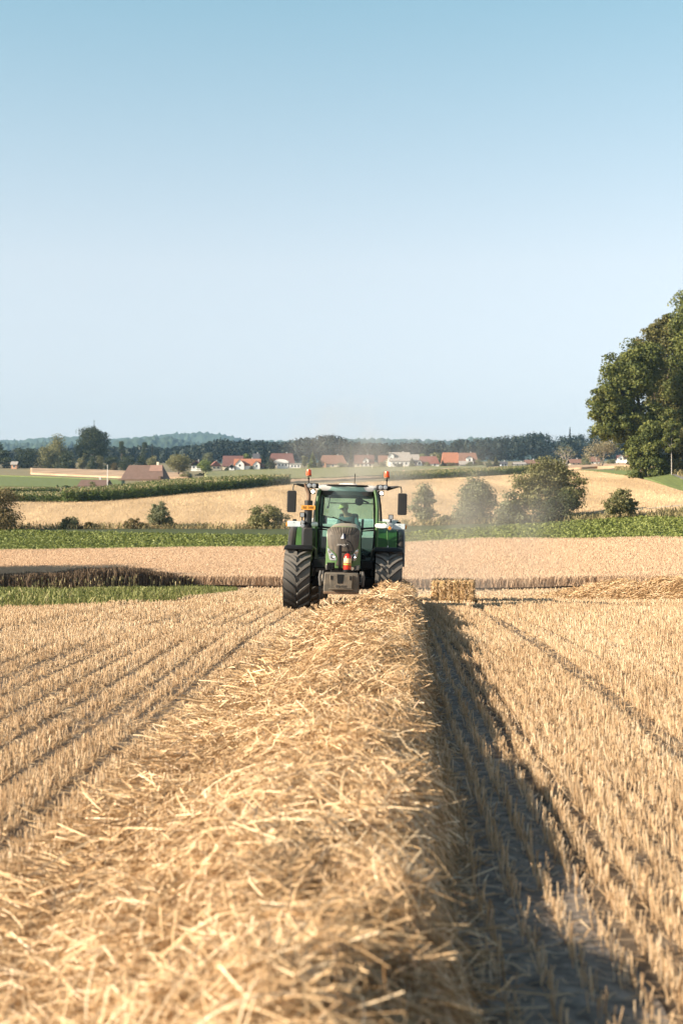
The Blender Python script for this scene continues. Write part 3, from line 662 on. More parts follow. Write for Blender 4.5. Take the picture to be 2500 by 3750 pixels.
# ================================================================ TREES AND BUSHES
def lf(name, dark, mid, light, trans=0.25):
    return mat_rnd(name, [(0.0, dark), (0.5, mid), (1.0, light)], rough=0.6, spec=0.25, trans=trans)
LM = {
 'oak': lf('oak_leaf', (0.038, 0.052, 0.012), (0.102, 0.120, 0.028), (0.205, 0.21, 0.058)),
 'oak_brown': lf('dry_oak_leaf', (0.045, 0.047, 0.014), (0.115, 0.112, 0.032), (0.21, 0.18, 0.065)),
 'olive': lf('olive_leaf', (0.075, 0.077, 0.028), (0.178, 0.172, 0.068), (0.31, 0.285, 0.135)),
 'greygreen': lf('grey_green_leaf', (0.075, 0.082, 0.038), (0.165, 0.175, 0.088), (0.28, 0.28, 0.16)),
 'fresh': lf('fresh_leaf', (0.060, 0.085, 0.015), (0.14, 0.175, 0.036), (0.25, 0.27, 0.07)),
 'dark': lf('dark_leaf', (0.018, 0.028, 0.010), (0.042, 0.056, 0.018), (0.085, 0.098, 0.034)),
 'fir': lf('fir_needle', (0.007, 0.013, 0.009), (0.017, 0.027, 0.017), (0.036, 0.046, 0.026), 0.0),
 'pale': lf('pale_dry_leaf', (0.13, 0.115, 0.06), (0.25, 0.215, 0.12), (0.38, 0.32, 0.19)),
 'brown': lf('brown_leaf', (0.075, 0.058, 0.022), (0.155, 0.120, 0.048), (0.26, 0.20, 0.09)),
 'yellow': lf('yellow_leaf', (0.13, 0.11, 0.02), (0.24, 0.20, 0.045), (0.36, 0.30, 0.09)),
}
m_bark = mat('bark', (0.10, 0.075, 0.055), 0.95, var=0.35, scale=3.0)
m_bark_pale = mat('pale_bark', (0.42, 0.38, 0.33), 0.9, var=0.2, scale=2.0)
m_bark_grey = mat('grey_dead_wood', (0.30, 0.265, 0.22), 0.9, var=0.25, scale=2.0)

def crown(w, h, zb, n, leaf, nc, kind='round', rr=0.30, depth=None):
    """leaf clumps through a crown w wide, from zb up to h"""
    dp = depth or w; hc = h - zb
    U = nrm(rng.normal(size=(nc, 3))); rad = rng.uniform(0.25, 1.0, nc) ** 0.6
    if kind == 'dome':
        U[:, 2] = np.abs(U[:, 2]); C = U * rad[:, None] * np.array([w / 2, dp / 2, hc]) * 0.82 + [0, 0, zb]
    elif kind == 'column':
        t = rng.uniform(0.03, 0.97, nc); r0 = np.sin(np.clip(t * 1.05 + 0.08, 0, 1) * math.pi) ** 0.6; a = rng.uniform(0, 6.28, nc)
        C = np.stack([np.cos(a) * r0 * rad * w * .34, np.sin(a) * r0 * rad * dp * .34, zb + t * hc], 1)
    elif kind == 'cone':
        t = rng.uniform(0.0, 0.97, nc) ** 1.3; r0 = (1 - t) ** 0.8; a = rng.uniform(0, 6.28, nc)
        C = np.stack([np.cos(a) * r0 * rad * w * .40, np.sin(a) * r0 * rad * dp * .40, zb + t * hc], 1)
    else:
        C = U * rad[:, None] * np.array([w / 2, dp / 2, hc / 2]) * 0.84 + [0, 0, zb + hc / 2]
    cr = rr * min(w, hc, dp) * rng.uniform(0.5, 1.0, nc)
    if kind in ('cone', 'column'): cr *= 0.75
    k = rng.integers(0, nc, n); d = nrm(rng.normal(size=(n, 3)))
    d[:, 2] = np.where(rng.uniform(size=n) < 0.4, np.abs(d[:, 2]), d[:, 2]); d = nrm(d)
    L = C[k] + d * (cr[k] * rng.uniform(0.0, 1.0, n) ** 0.42)[:, None] * np.array([1.0, 1.0, 0.72])
    s = L[:, :2] * 0; 
    ct = rng.uniform(0.25, 0.75, nc)
    r = np.clip(ct[k] + rng.normal(0, 0.2, n), 0, 1)
    L[:, 2] = np.maximum(L[:, 2], 0.05)
    sp = (np.percentile(L[:, 0], 99.6) - np.percentile(L[:, 0], 0.4)) / w; L[:, 0] /= sp; L[:, 1] /= sp
    tp = np.percentile(L[:, 2], 99.8)
    L[:, 2] = zb + (L[:, 2] - zb) * (h - zb) / max(0.1, tp - zb) if tp > zb else L[:, 2]
    V, Q, r_ = leaves(L, leaf * rng.uniform(0.6, 1.3, n), r, d, 0.8, 0.62)
    return V, Q, r_, C

def trunk(h, r0, limbs, root, m, name='trunk', lean=0.0):
    b = MB(); hh = h
    b.tube([(0, 0, -0.3), (lean * .2, 0, hh * .3), (lean * .6, 0.05 * h * .2, hh * .7), (lean, 0, hh)], [r0 * 1.25, r0, r0 * .75, r0 * .45], 9)
    for p in limbs:
        z0 = hh * random.uniform(0.45, 0.95); q = Vector((lean * z0 / hh, 0, z0)); p = Vector(p); mid = q.lerp(p, .5) + Vector((0, 0, (p - q).length * .12))
        b.tube([q, mid, p], [r0 * .45, r0 * .28, r0 * .1], 6)
    return b.build(name, m, root)

def tree(name, label, cat, px0, px1, ytop, d, style='oak', n=1500, kind='round', zb=0.12, leaf=None, group=None, bark=None, pxt=None, dy=0.0, rr=0.30, nc=None, depth=None, tr=None, lobes=None):
    cx = (px0 + px1) / 2; tx = pxt if pxt is not None else cx
    p = at(tx, d); w_ = (px1 - px0) / F * d; h = CAMZ + (HY - ytop) / F * d - p.z
    root = empty(name, p); tag(root, label, cat, group)
    n = int(n * (3.0 if d > 500 else 1.5)); nc = nc or (30 if d < 500 else 26); leaf = leaf or max(0.09, 0.050 * math.sqrt(w_ * h) * (1500 / n) ** 0.4); rr = 0.38 if (d > 500 and rr == 0.30) else rr
    V, Q, r_, C = crown(w_, h, zb * h, n, leaf, nc or max(10, int(14 + w_ * 1.6)), kind, rr, depth)
    if lobes:
        parts = []; tot = sum((b - a_) * (y1 - y0) for a_, b, y0, y1 in lobes)
        for a_, b, y0, y1 in lobes:
            sh = (b - a_) * (y1 - y0) / tot; lw = (b - a_) / F * d; z1 = CAMZ + (HY - y0) / F * d - p.z; z0 = max(0.1, CAMZ + (HY - y1) / F * d - p.z)
            v, q, r1, c1 = crown(lw, z1, z0, int(n * sh), leaf, max(14, int(46 * sh * len(lobes))), 'round', 0.25, min(depth or lw, lw * 1.1))
            parts.append((v + np.array([XD((a_ + b) / 2, d) - XD(cx, d), rng.uniform(-1.5, 1.5), 0]), q, r1))
        V, Q, r_ = cat_geo(parts)
    ox = XD(cx, d) - XD(tx, d); V = V + np.array([ox, 0, 0])
    link('crown', np_mesh('crown', V, Q, r_), LM[style], root)
    th = h * (0.55 if kind in ('round',) else 0.8 if kind in ('cone', 'column') else 0.45)
    lim = [(c[0] + ox, c[1], max(c[2], th * .5)) for c in C[:7]] if n >= 2500 else []
    trunk(th, tr or max(0.08, 0.018 * h + 0.01 * w_), lim, root, bark or m_bark)
    return root

def fir(name, label, px0, px1, ytop, d, style='fir', nb=420, group=None, cat='conifer'):
    p = at((px0 + px1) / 2, d); w_ = (px1 - px0) / F * d; h = CAMZ + (HY - ytop) / F * d - p.z
    root = empty(name, p); tag(root, label, cat, group)
    V, Q, r_ = fir_geo(w_, h, nb); link('crown', np_mesh('crown', V, Q, r_), LM[style], root)
    trunk(h * .9, 0.018 * h, [], root, m_bark); return root

def fir_geo(w_, h, nb):
    t = rng.uniform(0.04, 0.995, nb) ** 1.15; z = h * (0.05 + 0.95 * t); tier = np.abs(((t * 11) % 1) - 0.5) * 0.5 + 0.72
    r = w_ / 2 * (1 - t) ** 0.82 * tier * rng.uniform(0.75, 1.1, nb) + 0.02 * w_; a = rng.uniform(0, 2 * math.pi, nb)
    P = np.stack([np.zeros(nb), np.zeros(nb), z], 1); D = np.stack([np.cos(a), np.sin(a), rng.uniform(-0.55, -0.1, nb)], 1)
    return ribbons(P, D, r * 1.12, np.maximum(r * rng.uniform(0.35, 0.6, nb), 0.03 * h * .5), np.clip(rng.normal(0.45, 0.2, nb), 0, 1), bend=0.1, nseg=2, up=np.array([[0, 0, 1.0]]) + rng.normal(0, .35, (nb, 3)))

# ---- big woodland edge on the right
GW = 'woodland edge trees'
tree('broadleaf_tree', 'huge spreading oak overhanging the field, leftmost of the woodland', 'tree', 2136, 2420, 1245, 268, 'oak', 34000, zb=0.19, leaf=0.27, pxt=2352, nc=95, rr=0.22, group=GW, depth=13, tr=.5, lobes=[(2138, 2290, 1420, 1560), (2160, 2300, 1470, 1640), (2195, 2380, 1290, 1520), (2275, 2440, 1245, 1480), (2270, 2450, 1470, 1690), (2230, 2330, 1500, 1620)])
tree('broadleaf_tree', 'tall woodland tree with bare grey twigs showing behind the spreading oak', 'tree', 2300, 2520, 1172, 284, 'oak_brown', 26000, zb=0.10, leaf=0.28, nc=90, rr=0.22, group=GW, depth=13, tr=.45, lobes=[(2330, 2480, 1185, 1380), (2390, 2540, 1150, 1400), (2380, 2560, 1350, 1600), (2400, 2540, 1500, 1700)])
tree('broadleaf_tree', 'tallest green woodland tree cut off by the right edge', 'tree', 2415, 2680, 1060, 276, 'oak', 30000, zb=0.10, leaf=0.29, nc=95, rr=0.22, group=GW, depth=14, tr=.5, lobes=[(2450, 2640, 1078, 1330), (2480, 2680, 1056, 1380), (2440, 2660, 1280, 1560), (2470, 2700, 1450, 1715)])
tree('understory_tree', 'low leafy woodland tree beneath the oak beside the road end', 'tree', 2300, 2450, 1545, 262, 'oak', 10000, 'dome', zb=0.02, leaf=0.23, nc=50, rr=0.3, depth=6)
tree('understory_tree', 'low brownish woodland tree beside the pale trunk', 'tree', 2420, 2580, 1540, 264, 'oak_brown', 9000, 'dome', zb=0.02, leaf=0.23, nc=50, rr=0.3, depth=6)
tree('broadleaf_tree', 'shaded woodland tree filling the gap behind the spreading oak', 'tree', 2350, 2620, 1270, 298, 'oak_brown', 12000, zb=0.03, leaf=0.34, nc=60, rr=.28, group=GW, depth=9, tr=.4)
bt = tree('slender_tree', 'slender tree with a pale bare trunk at the woodland edge', 'tree', 2425, 2490, 1500, 257, 'oak', 3600, zb=0.30, leaf=0.2, bark=m_bark_pale, tr=.075, depth=3)
# bare twigs poking out of the crowns
for c, (tx, ty, td) in enumerate(((2405, 1168, 283), (2350, 1205, 283), (2470, 1330, 272))):
    pass

# ---- bushes along the far side of the beet
tree('bush', 'tall brownish bush cut by the left edge at the beet border', 'bush', -75, 80, 1786, 183, 'brown', 6500, 'dome', zb=0.02, leaf=0.12, nc=46)
tree('bush', 'small bright green bush behind the beet at the left', 'bush', 220, 290, 1893, 186, 'olive', 1600, 'dome', zb=0.0, leaf=0.11)
tree('bush', 'low brown scrub trailing right of the small bright green bush', 'bush', 280, 362, 1912, 186, 'brown', 1300, 'dome', zb=0.0, leaf=0.10)
tree('bush', 'low thin scrub left of the upright grey green shrub', 'bush', 452, 540, 1898, 186, 'brown', 1300, 'dome', zb=0.0, leaf=0.10)
tree('bush', 'upright grey green shrub standing in front of the left wheat', 'bush', 528, 642, 1836, 187, 'greygreen', 4600, 'dome', zb=0.0, leaf=0.10, nc=34, lobes=[(548, 606, 1836, 1905), (536, 624, 1862, 1931), (580, 645, 1892, 1932)])
tree('bush', 'round olive bush just left of the tractor', 'bush', 905, 1062, 1848, 186, 'olive', 5200, 'dome', zb=0.0, leaf=0.12, nc=44)
tree('bush', 'thin dusty shrub just right of the tractor in the dust', 'bush', 1503, 1602, 1772, 180, 'greygreen', 3600, 'column', zb=0.0, leaf=0.12, nc=40, rr=.4)
tree('bush', 'low weedy scrub between the dusty shrub and the broad bush', 'bush', 1585, 1690, 1875, 176, 'olive', 1700, 'dome', zb=0.0, leaf=0.11)
tree('bush', 'broad grey green bush with a pointed top, right of the dust', 'bush', 1662, 1822, 1736, 172, 'greygreen', 7500, 'dome', zb=0.0, leaf=0.13, nc=55)
tree('bush', 'rounded grey shrub tucked in front of the largest bush', 'bush', 1800, 1960, 1800, 167, 'greygreen', 5200, 'dome', zb=0.0, leaf=0.13, nc=44)
tree('bush', 'largest dark olive bush right of the tractor', 'bush', 1860, 2135, 1672, 169, 'olive', 14000, 'dome', zb=0.0, leaf=0.13, nc=90, rr=.24, lobes=[(1868, 1990, 1735, 1860), (1920, 2080, 1674, 1830), (2000, 2134, 1712, 1850), (1900, 2125, 1780, 1906), (1960, 2100, 1700, 1800)])
tree('bush', 'dark lower bush at the foot of the largest bush', 'bush', 1950, 2130, 1790, 164, 'dark', 4600, 'dome', zb=0.0, leaf=0.13, nc=40)
tree('bush', 'spiky separate bush near the right edge by the dirt track', 'bush', 2196, 2342, 1790, 156, 'olive', 4600, 'dome', zb=0.0, leaf=0.11, nc=44, rr=.3, lobes=[(2235, 2310, 1788, 1870), (2198, 2290, 1815, 1890), (2270, 2342, 1822, 1890)])

# ---- two withered trees in front of the far wood
def bare(name, label, px0, px1, ytop, d, style, n, seed):
    r = random.Random(seed); p = at((px0 + px1) / 2, d); w_ = (px1 - px0) / F * d; h = CAMZ + (HY - ytop) / F * d - p.z
    root = empty(name, p); tag(root, label, 'tree'); b = MB(); tips = []
    def grow(q, dr, ln, rad, lev):
        e = q + dr * ln; mid = q.lerp(e, .5) + Vector((r.gauss(0, .08), r.gauss(0, .08), r.gauss(0, .05))) * ln
        b.tube([q, mid, e], [rad, rad * .8, rad * .55], 6 if lev < 2 else 4); tips.append(e); tips.append(mid)
        if lev < 4:
            for _ in range(r.choice((2, 3, 3))):
                nd = (dr + Vector((r.gauss(0, .62), r.gauss(0, .62), r.gauss(0.12, .42)))).normalized(); grow(e.lerp(mid, r.uniform(0, .6)), nd, ln * r.uniform(.6, .82), rad * .5, lev + 1)
    for k in range(3): grow(Vector((r.gauss(0, .1), r.gauss(0, .1), -.2)), Vector((r.gauss(0, .28), r.gauss(0, .28), 1)).normalized(), h * .34, .02 * h, 0)
    xs = [v[0] for v in b.v]; zs = [v[2] for v in b.v]; sx = w_ / (max(xs) - min(xs)); sz = h / max(zs)
    b.v = [(v[0] * sx, v[1] * sx, v[2] * sz) for v in b.v]; b.build('trunk', m_bark_grey, root)
    tp = np.array([(t.x * sx, t.y * sx, t.z * sz) for t in tips if t.z * sz > h * .3]); k = rng.integers(0, len(tp), n)
    C = tp[k] + rng.normal(0, .05 * w_, (n, 3)); V, Q, r_ = leaves(C, rng.uniform(.12, .3, n), rng.uniform(0, 1, n))
    link('crown', np_mesh('crown', V, Q, r_), LM[style], root)
bare('withered_tree', 'half dead grey tree with bare branches above the largest bush', 2018, 2125, 1628, 470, 'greygreen', 320, 3)
bare('withered_tree', 'drought browned tree standing before the far wood near the road end', 2132, 2266, 1612, 430, 'pale', 2600, 8)

# ---- left hedge row and the trees around the houses
tree('broadleaf_tree', 'dark tree mass cut by the left edge of the hedge row', 'tree', -70, 52, 1642, 760, 'dark', 1700, 'dome', zb=0)
tree('broadleaf_tree', 'tall tree tip cut by the left picture edge', 'tree', -60, 12, 1612, 790, 'dark', 900)
tree('broadleaf_tree', 'low dark tree in the hedge row left of the first round tree', 'tree', 46, 142, 1638, 765, 'dark', 1700, 'dome', zb=0)
tree('broadleaf_tree', 'first big round tree of the hedge row, left of the spire', 'tree', 160, 258, 1592, 790, 'olive', 3400, 'dome', zb=0, nc=60)
tree('broadleaf_tree', 'bushy tree leaning against the first round tree', 'tree', 128, 222, 1634, 765, 'olive', 1900, 'dome', zb=0)
tree('broadleaf_tree', 'biggest round dark tree right under the church spire', 'tree', 276, 402, 1568, 800, 'dark', 5200, zb=.02, nc=90, lobes=[(286, 372, 1561, 1660), (325, 404, 1584, 1680), (276, 400, 1600, 1712), (280, 345, 1580, 1690), (310, 395, 1570, 1640)])
for i, (a0, a1, yt, st, lb) in enumerate([
    (212, 284, 1652, 'dark', 'dark clipped tree between the two big round trees'), (238, 282, 1676, 'olive', 'small pale bushy tree before the dark clipped tree'),
    (284, 322, 1660, 'olive', 'pale narrow tree below the biggest round tree'), (314, 362, 1668, 'dark', 'dark hedge tree right of the pale narrow tree'),
    (352, 384, 1668, 'olive', 'second pale narrow tree of the hedge row'), (378, 440, 1669, 'dark', 'dark hedge tree above the flagpole tip'),
    (404, 434, 1694, 'brown', 'small brown tree at the field side of the hedge row'), (432, 500, 1668, 'dark', 'dark hedge tree behind the left end of the barn roof'),
    (495, 545, 1670, 'dark', 'rounded dark hedge tree behind the middle of the barn roof'), (536, 578, 1668, 'olive', 'olive hedge tree at the right end of the hedge row')]):
    tree('hedge_tree', lb, 'tree', a0, a1, yt, 742 + (i % 3) * 6, st, 900, 'dome', zb=0, group='trees of the far left hedge row')
for a0, a1, yt, lb in ((433, 458, 1616, 'left of two slim poplars behind the hedge row'), (517, 542, 1620, 'right of two slim poplars behind the hedge row')):
    tree('poplar', lb, 'tree', a0, a1, yt, 860, 'dark', 900, 'column', zb=0.02, rr=.5)
fir('fir_tree', 'dark pointed fir right of the slim poplars', 549, 567, 1618, 880)
tree('broadleaf_tree', 'round olive tree between the barn and the village', 'tree', 606, 702, 1665, 640, 'olive', 2600, zb=.12, nc=34)
tree('bush', 'dark low bush in front of the round olive tree', 'bush', 652, 704, 1728, 560, 'olive', 900, 'dome', zb=0)
tree('broadleaf_tree', 'light green tree standing before the white gabled houses', 'tree', 725, 781, 1684, 700, 'fresh', 1600, zb=.08)
tree('broadleaf_tree', 'grey green treetop rising behind the light green tree', 'tree', 742, 782, 1657, 880, 'greygreen', 800)
tree('bush', 'dark bush at the foot of the light green tree', 'bush', 715, 760, 1732, 640, 'dark', 800, 'dome', zb=0)
tree('broadleaf_tree', 'rounded yellow green tree behind the orange roof', 'tree', 889, 928, 1662, 872, 'fresh', 900)
fir('fir_tree', 'tall dark spruce right of the orange roofed house', 949, 984, 1632, 852, nb=600)
tree('bush', 'dense dark bush right of the tall spruce', 'bush', 972, 1012, 1673, 838, 'dark', 1100, 'dome', zb=0)
tree('bush', 'dark garden shrub between the two white gables', 'bush', 912, 936, 1706, 836, 'dark', 400, 'dome', zb=0)
tree('bush', 'dark garden shrub left of the orange roofed house', 'bush', 820, 852, 1710, 838, 'dark', 400, 'dome', zb=0)
fir('garden_tree', 'bright yellow green conical tree above the left beacon', 1124, 1166, 1652, 838, 'fresh', 700, cat='tree')
tree('bush', 'dark bush beside the bright conical tree', 'bush', 1157, 1184, 1684, 836, 'dark', 600, 'dome', zb=0)
tree('broadleaf_tree', 'small grey green tree left of the bright conical tree', 'tree', 1102, 1127, 1668, 842, 'greygreen', 500)
fir('fir_tree', 'dusty spruce between two brown red roofs', 1272, 1296, 1640, 850, 'dark')
tree('bush', 'grey green bush left of the dusty spruce', 'bush', 1229, 1273, 1693, 836, 'greygreen', 600, 'dome', zb=0)
tree('bush', 'grey green bush before the timber gabled house', 'bush', 1387, 1421, 1691, 836, 'greygreen', 600, 'dome', zb=0)
tree('bush', 'dark bush before the grey roofed house', 'bush', 1440, 1478, 1697, 836, 'dark', 500, 'dome', zb=0)
fir('garden_tree', 'grey green conical tree right of the grey roofed house', 1494, 1522, 1674, 838, 'greygreen', 500, cat='tree')
tree('broadleaf_tree', 'pale treetop behind the grey roof end', 'tree', 1527, 1563, 1662, 872, 'fresh', 600)
tree('broadleaf_tree', 'olive treetop left of the big orange barn', 'tree', 1570, 1620, 1657, 872, 'olive', 800)
tree('bush', 'olive hedge bush below the bright red roof', 'bush', 1546, 1582, 1690, 834, 'olive', 500, 'dome', zb=0)
fir('garden_tree', 'dark conical shrub at the left corner of the orange barn', 1609, 1630, 1683, 836, 'dark', 400, cat='tree')
tree('bush', 'dark brown bush in front of the orange barn', 'bush', 1627, 1671, 1693, 834, 'brown', 700, 'dome', zb=0)
tree('bush', 'grey green bush below the grey shed roof', 'bush', 1703, 1742, 1690, 834, 'greygreen', 600, 'dome', zb=0)
tree('bush', 'rounded olive bush right of the grey shed', 'bush', 1737, 1771, 1681, 834, 'olive', 700, 'dome', zb=0)
tree('bush', 'grey green bush left of the small yellow green fir', 'bush', 1774, 1804, 1683, 834, 'greygreen', 500, 'dome', zb=0)
fir('garden_tree', 'small yellow green fir left of the dark blue roof', 1801, 1829, 1670, 836, 'olive', 500, cat='tree')
tree('bush', 'grey green bush between the withered trees', 'bush', 2122, 2164, 1673, 690, 'greygreen', 900, 'dome', zb=0)
tree('bush', 'small grey green bush right of the drought browned tree', 'bush', 2219, 2260, 1681, 700, 'greygreen', 700, 'dome', zb=0)
fir('garden_tree', 'small dark conifer left of the little white walled house', 199, 223, 1774, 400, 'dark', 420, cat='conifer')
tree('bush', 'dark garden bush right of the small dark conifer', 'bush', 226, 262, 1777, 402, 'dark', 600, 'dome', zb=0)
tree('bush', 'brownish garden bush left of the little white walled house', 'bush', 258, 296, 1778, 404, 'brown', 600, 'dome', zb=0)
tree('bush', 'yellow shrub at the corner of the little white walled house', 'bush', 292, 310, 1780, 398, 'yellow', 300, 'dome', zb=0)
tree('bush', 'rounded olive bush in front of the little white walled house', 'bush', 328, 353, 1763, 398, 'olive', 500, 'dome', zb=0)
# trees standing left of the picture; only their shadow reaches the wheat
for (tx, ty, hh, ww) in ((-40, 106.0, 12.0, 11), (-38.5, 99.5, 12.6, 10), (-36.0, 92.0, 12.2, 9), (-47, 104.0, 12, 12), (-46, 97, 11, 11)):
    root = empty('shade_tree', (tx, ty, T1(tx, ty))); tag(root, 'broad leafy tree left of the picture shading the wheat edge', 'tree', 'shade trees beside the wheat')
    V, Q, r_, C = crown(ww, hh, 0.1 * hh, 5200, 0.28, 34, 'round', 0.34); link('crown', np_mesh('crown', V, Q, r_), LM['oak'], root); trunk(hh * .55, .25, [], root, m_bark)

# ---- the far wood, one dark mass of firs and broadleaf crowns
prof = [(-400,1640),(0,1650),(60,1642),(250,1640),(300,1636),(430,1634),(480,1634),(550,1626),(600,1640),(680,1630),(740,1624),(765,1614),(812,1603),(850,1612),(915,1604),(950,1612),(1000,1613),(1050,1614),(1080,1604),(1130,1597),(1165,1592),(1200,1588),(1240,1592),(1255,1606),(1310,1617),(1400,1626),(1450,1622),(1540,1621),(1600,1618),(1650,1614),(1700,1609),(1760,1606),(1800,1602),(1850,1600),(1900,1592),(1960,1583),(2000,1588),(2050,1600),(2090,1598),(2120,1592),(2200,1584),(2250,1580),(2340,1585),(2700,1580)]
parts = []
for i in range(1750):
    px = rng.uniform(-350, 2700); d = rng.uniform(1130, 1290); x = XD(px, d); z = T1(x, d)
    back = (d - 1130) / 160; top = np.interp(px, [p[0] for p in prof], [p[1] for p in prof]) - (9 if px > 1240 else 3) + (1 - back) * 9 + rng.exponential(4) - 3
    h = max(7, CAMZ + (HY - top) / F * d - z)
    con = rng.uniform() < (0.72 if px > 1250 else 0.42)
    if con:
        V, Q, r_ = fir_geo(rng.uniform(4.2, 6.8), h, 60); r_ = np.clip(r_ * .8, 0, 1)
    else:
        n = 110; U = nrm(rng.normal(size=(n, 3))); ww = rng.uniform(7, 12)
        V, Q, r_ = leaves(U * np.array([ww / 2, ww / 2, h * .42]) * rng.uniform(.6, 1, (n, 1)) + [0, 0, h * .56], rng.uniform(.8, 1.7, n), np.clip(rng.normal(.62 if rng.uniform() < .5 else .4, .2, n), 0, 1), U, .6)
    parts.append((V + np.array([x, d, z]), Q, r_))
V, Q, r_ = cat_geo(parts)
tag(link('forest', np_mesh('forest', V, Q, r_), LM['fir']), 'dark conifer forest along the horizon behind the village', 'forest', kind='stuff')
fir('fir_tree', 'single fir overtopping the far wood left of the oak', 2070, 2102, 1562, 1150, nb=500)

# ================================================================ VILLAGE
def tiles(name, c): return mat(name, c, 0.85, col2=tuple(min(1, x * 1.35) for x in c), scale=0.9)
RT = {'orange': tiles('orange_tiles', (0.31, 0.130, 0.075)), 'red': tiles('red_tiles', (0.195, 0.085, 0.066)), 'darkred': tiles('dark_red_tiles', (0.13, 0.064, 0.055)), 'brown': tiles('brown_tiles', (0.125, 0.080, 0.064)),
      'grey': tiles('grey_slates', (0.30, 0.27, 0.245)), 'slate': tiles('dark_slates', (0.075, 0.075, 0.085)), 'rust': tiles('rust_tiles', (0.19, 0.105, 0.076)), 'newtile': tiles('new_tiles', (0.22, 0.135, 0.105))}
WM = {'white': mat('white_render', (0.78, 0.76, 0.72), 0.9), 'cream': mat('cream_render', (0.68, 0.60, 0.46), 0.9), 'wood': mat('dark_timber', (0.13, 0.085, 0.055), 0.9), 'grey': mat('grey_render', (0.45, 0.44, 0.42), 0.9), 'orange': mat('orange_render', (0.60, 0.33, 0.20), 0.9), 'blue': mat('blue_grey_render', (0.42, 0.47, 0.55), 0.9)}
m_pane = mat('window_pane', (0.05, 0.06, 0.075), 0.2, spec=0.6)

def roof_mb(w_, dp, hw, hr, kind, ov=0.45, th=0.22, hip=0.0):
    """ridge along X ('side') or along Y ('gable'); hip = share of the length taken by the sloping ends"""
    b = MB(); W_, D_ = (w_ / 2 + ov, dp / 2 + ov) if kind == 'side' else (dp / 2 + ov, w_ / 2 + ov)
    drop = hr / (D_ - ov) * ov if D_ > ov else 0
    r = W_ * (1 - hip)
    base = [(-W_, -D_, hw - drop), (W_, -D_, hw - drop), (W_, D_, hw - drop), (-W_, D_, hw - drop)]; rid = [(-r, 0, hw + hr), (r, 0, hw + hr)]
    P = base + rid + [(x, y, z + th) for x, y, z in base + rid]
    fs = [(6, 7, 11, 10), (7, 8, 11), (8, 9, 10, 11), (9, 6, 10), (0, 4, 5, 1), (1, 5, 2), (2, 5, 4, 3), (3, 4, 0), (0, 1, 7, 6), (1, 2, 8, 7), (2, 3, 9, 8), (3, 0, 6, 9)]
    if kind == 'gable': P = [(-y, x, z) for x, y, z in P]
    return b.add(P, fs)

def wall_mb(w_, dp, hw, hr, kind, hip=0.0):
    b = MB(); a, c = w_ / 2, dp / 2
    if kind == 'gable': b.loft([[(-a, y, -1.5), (a, y, -1.5), (a, y, hw), (0, y, hw + (hr - .08) * (1 if hip == 0 else .35)), (-a, y, hw)] for y in (-c, c)])
    else: b.loft([[(x, -c, -1.5), (x, c, -1.5), (x, c, hw), (x, 0, hw + (hr - .08) * (1 if hip == 0 else .35)), (x, -c, hw)] for x in (-a, a)])
    return b

def house(name, label, px0, px1, ytop, d, kind, roof, wall, wf=0.4, depth=9.0, hip=0.0, yaw=0.0, nwin=3, cat='house', chim=True, zoff=0.0, group=None, ybase=None, win=(0.9, 1.1)):
    p = at((px0 + px1) / 2, d); w_ = (px1 - px0) / F * d
    if ybase: p.z = CAMZ + (HY - ybase) / F * d
    h = CAMZ + (HY - ytop) / F * d - p.z; hw = h * wf; hr = h - hw - 0.2
    root = empty(name, p, (0, 0, yaw)); tag(root, label, cat, group); w_ = w_ / max(0.7, math.cos(yaw)) - (0.9 if kind == 'side' or kind == 'gable' else 0)
    wall_mb(w_, depth, hw, hr, kind, hip).build('wall', WM[wall], root)
    ro = roof_mb(w_, depth, hw, hr, kind, hip=hip).build('roof', RT[roof], root)
    if chim: MB().box((w_ * .18, 0.3, hw + hr + .2), (.6, .6, 1.5)).build('chimney', WM['grey'], ro)
    for k in range(nwin):
        x = (k + .5) / nwin * w_ * .86 - w_ * .43
        wd = MB().box((x, -depth / 2 - .03, min(hw * .55, hw - .7) if kind == 'side' else hw * .6), (win[0] + .2, .1, win[1] + .2)).build('window', WM['white'], root)
        MB().box((x, -depth / 2 - .075, min(hw * .55, hw - .7) if kind == 'side' else hw * .6), (win[0], .06, win[1])).build('pane', m_pane, wd)
    return root

def gable_bay(parent, x, y, w_, hw, hr, dp, wall, roof):
    g = MB(); a = w_ / 2; g.loft([[(x - a, yy, -1.5), (x + a, yy, -1.5), (x + a, yy, hw), (x, yy, hw + hr), (x - a, yy, hw)] for yy in (y, y + dp)]); o = g.build('gable_bay', WM[wall], parent)
    r = MB(); t = .22
    for s in (-1, 1): r.loft([[(x, yy, hw + hr + .02), (x, yy, hw + hr + t), (x + s * (a + .4), yy, hw + t - hr / a * .4), (x + s * (a + .4), yy, hw + .02 - hr / a * .4)] for yy in (y - .4, y + dp)])
    r.build('gable_roof', RT[roof], o)
    MB().box((x, y - .04, hw * .75), (1.0, .1, 1.2)).build('window', m_pane, o); return o

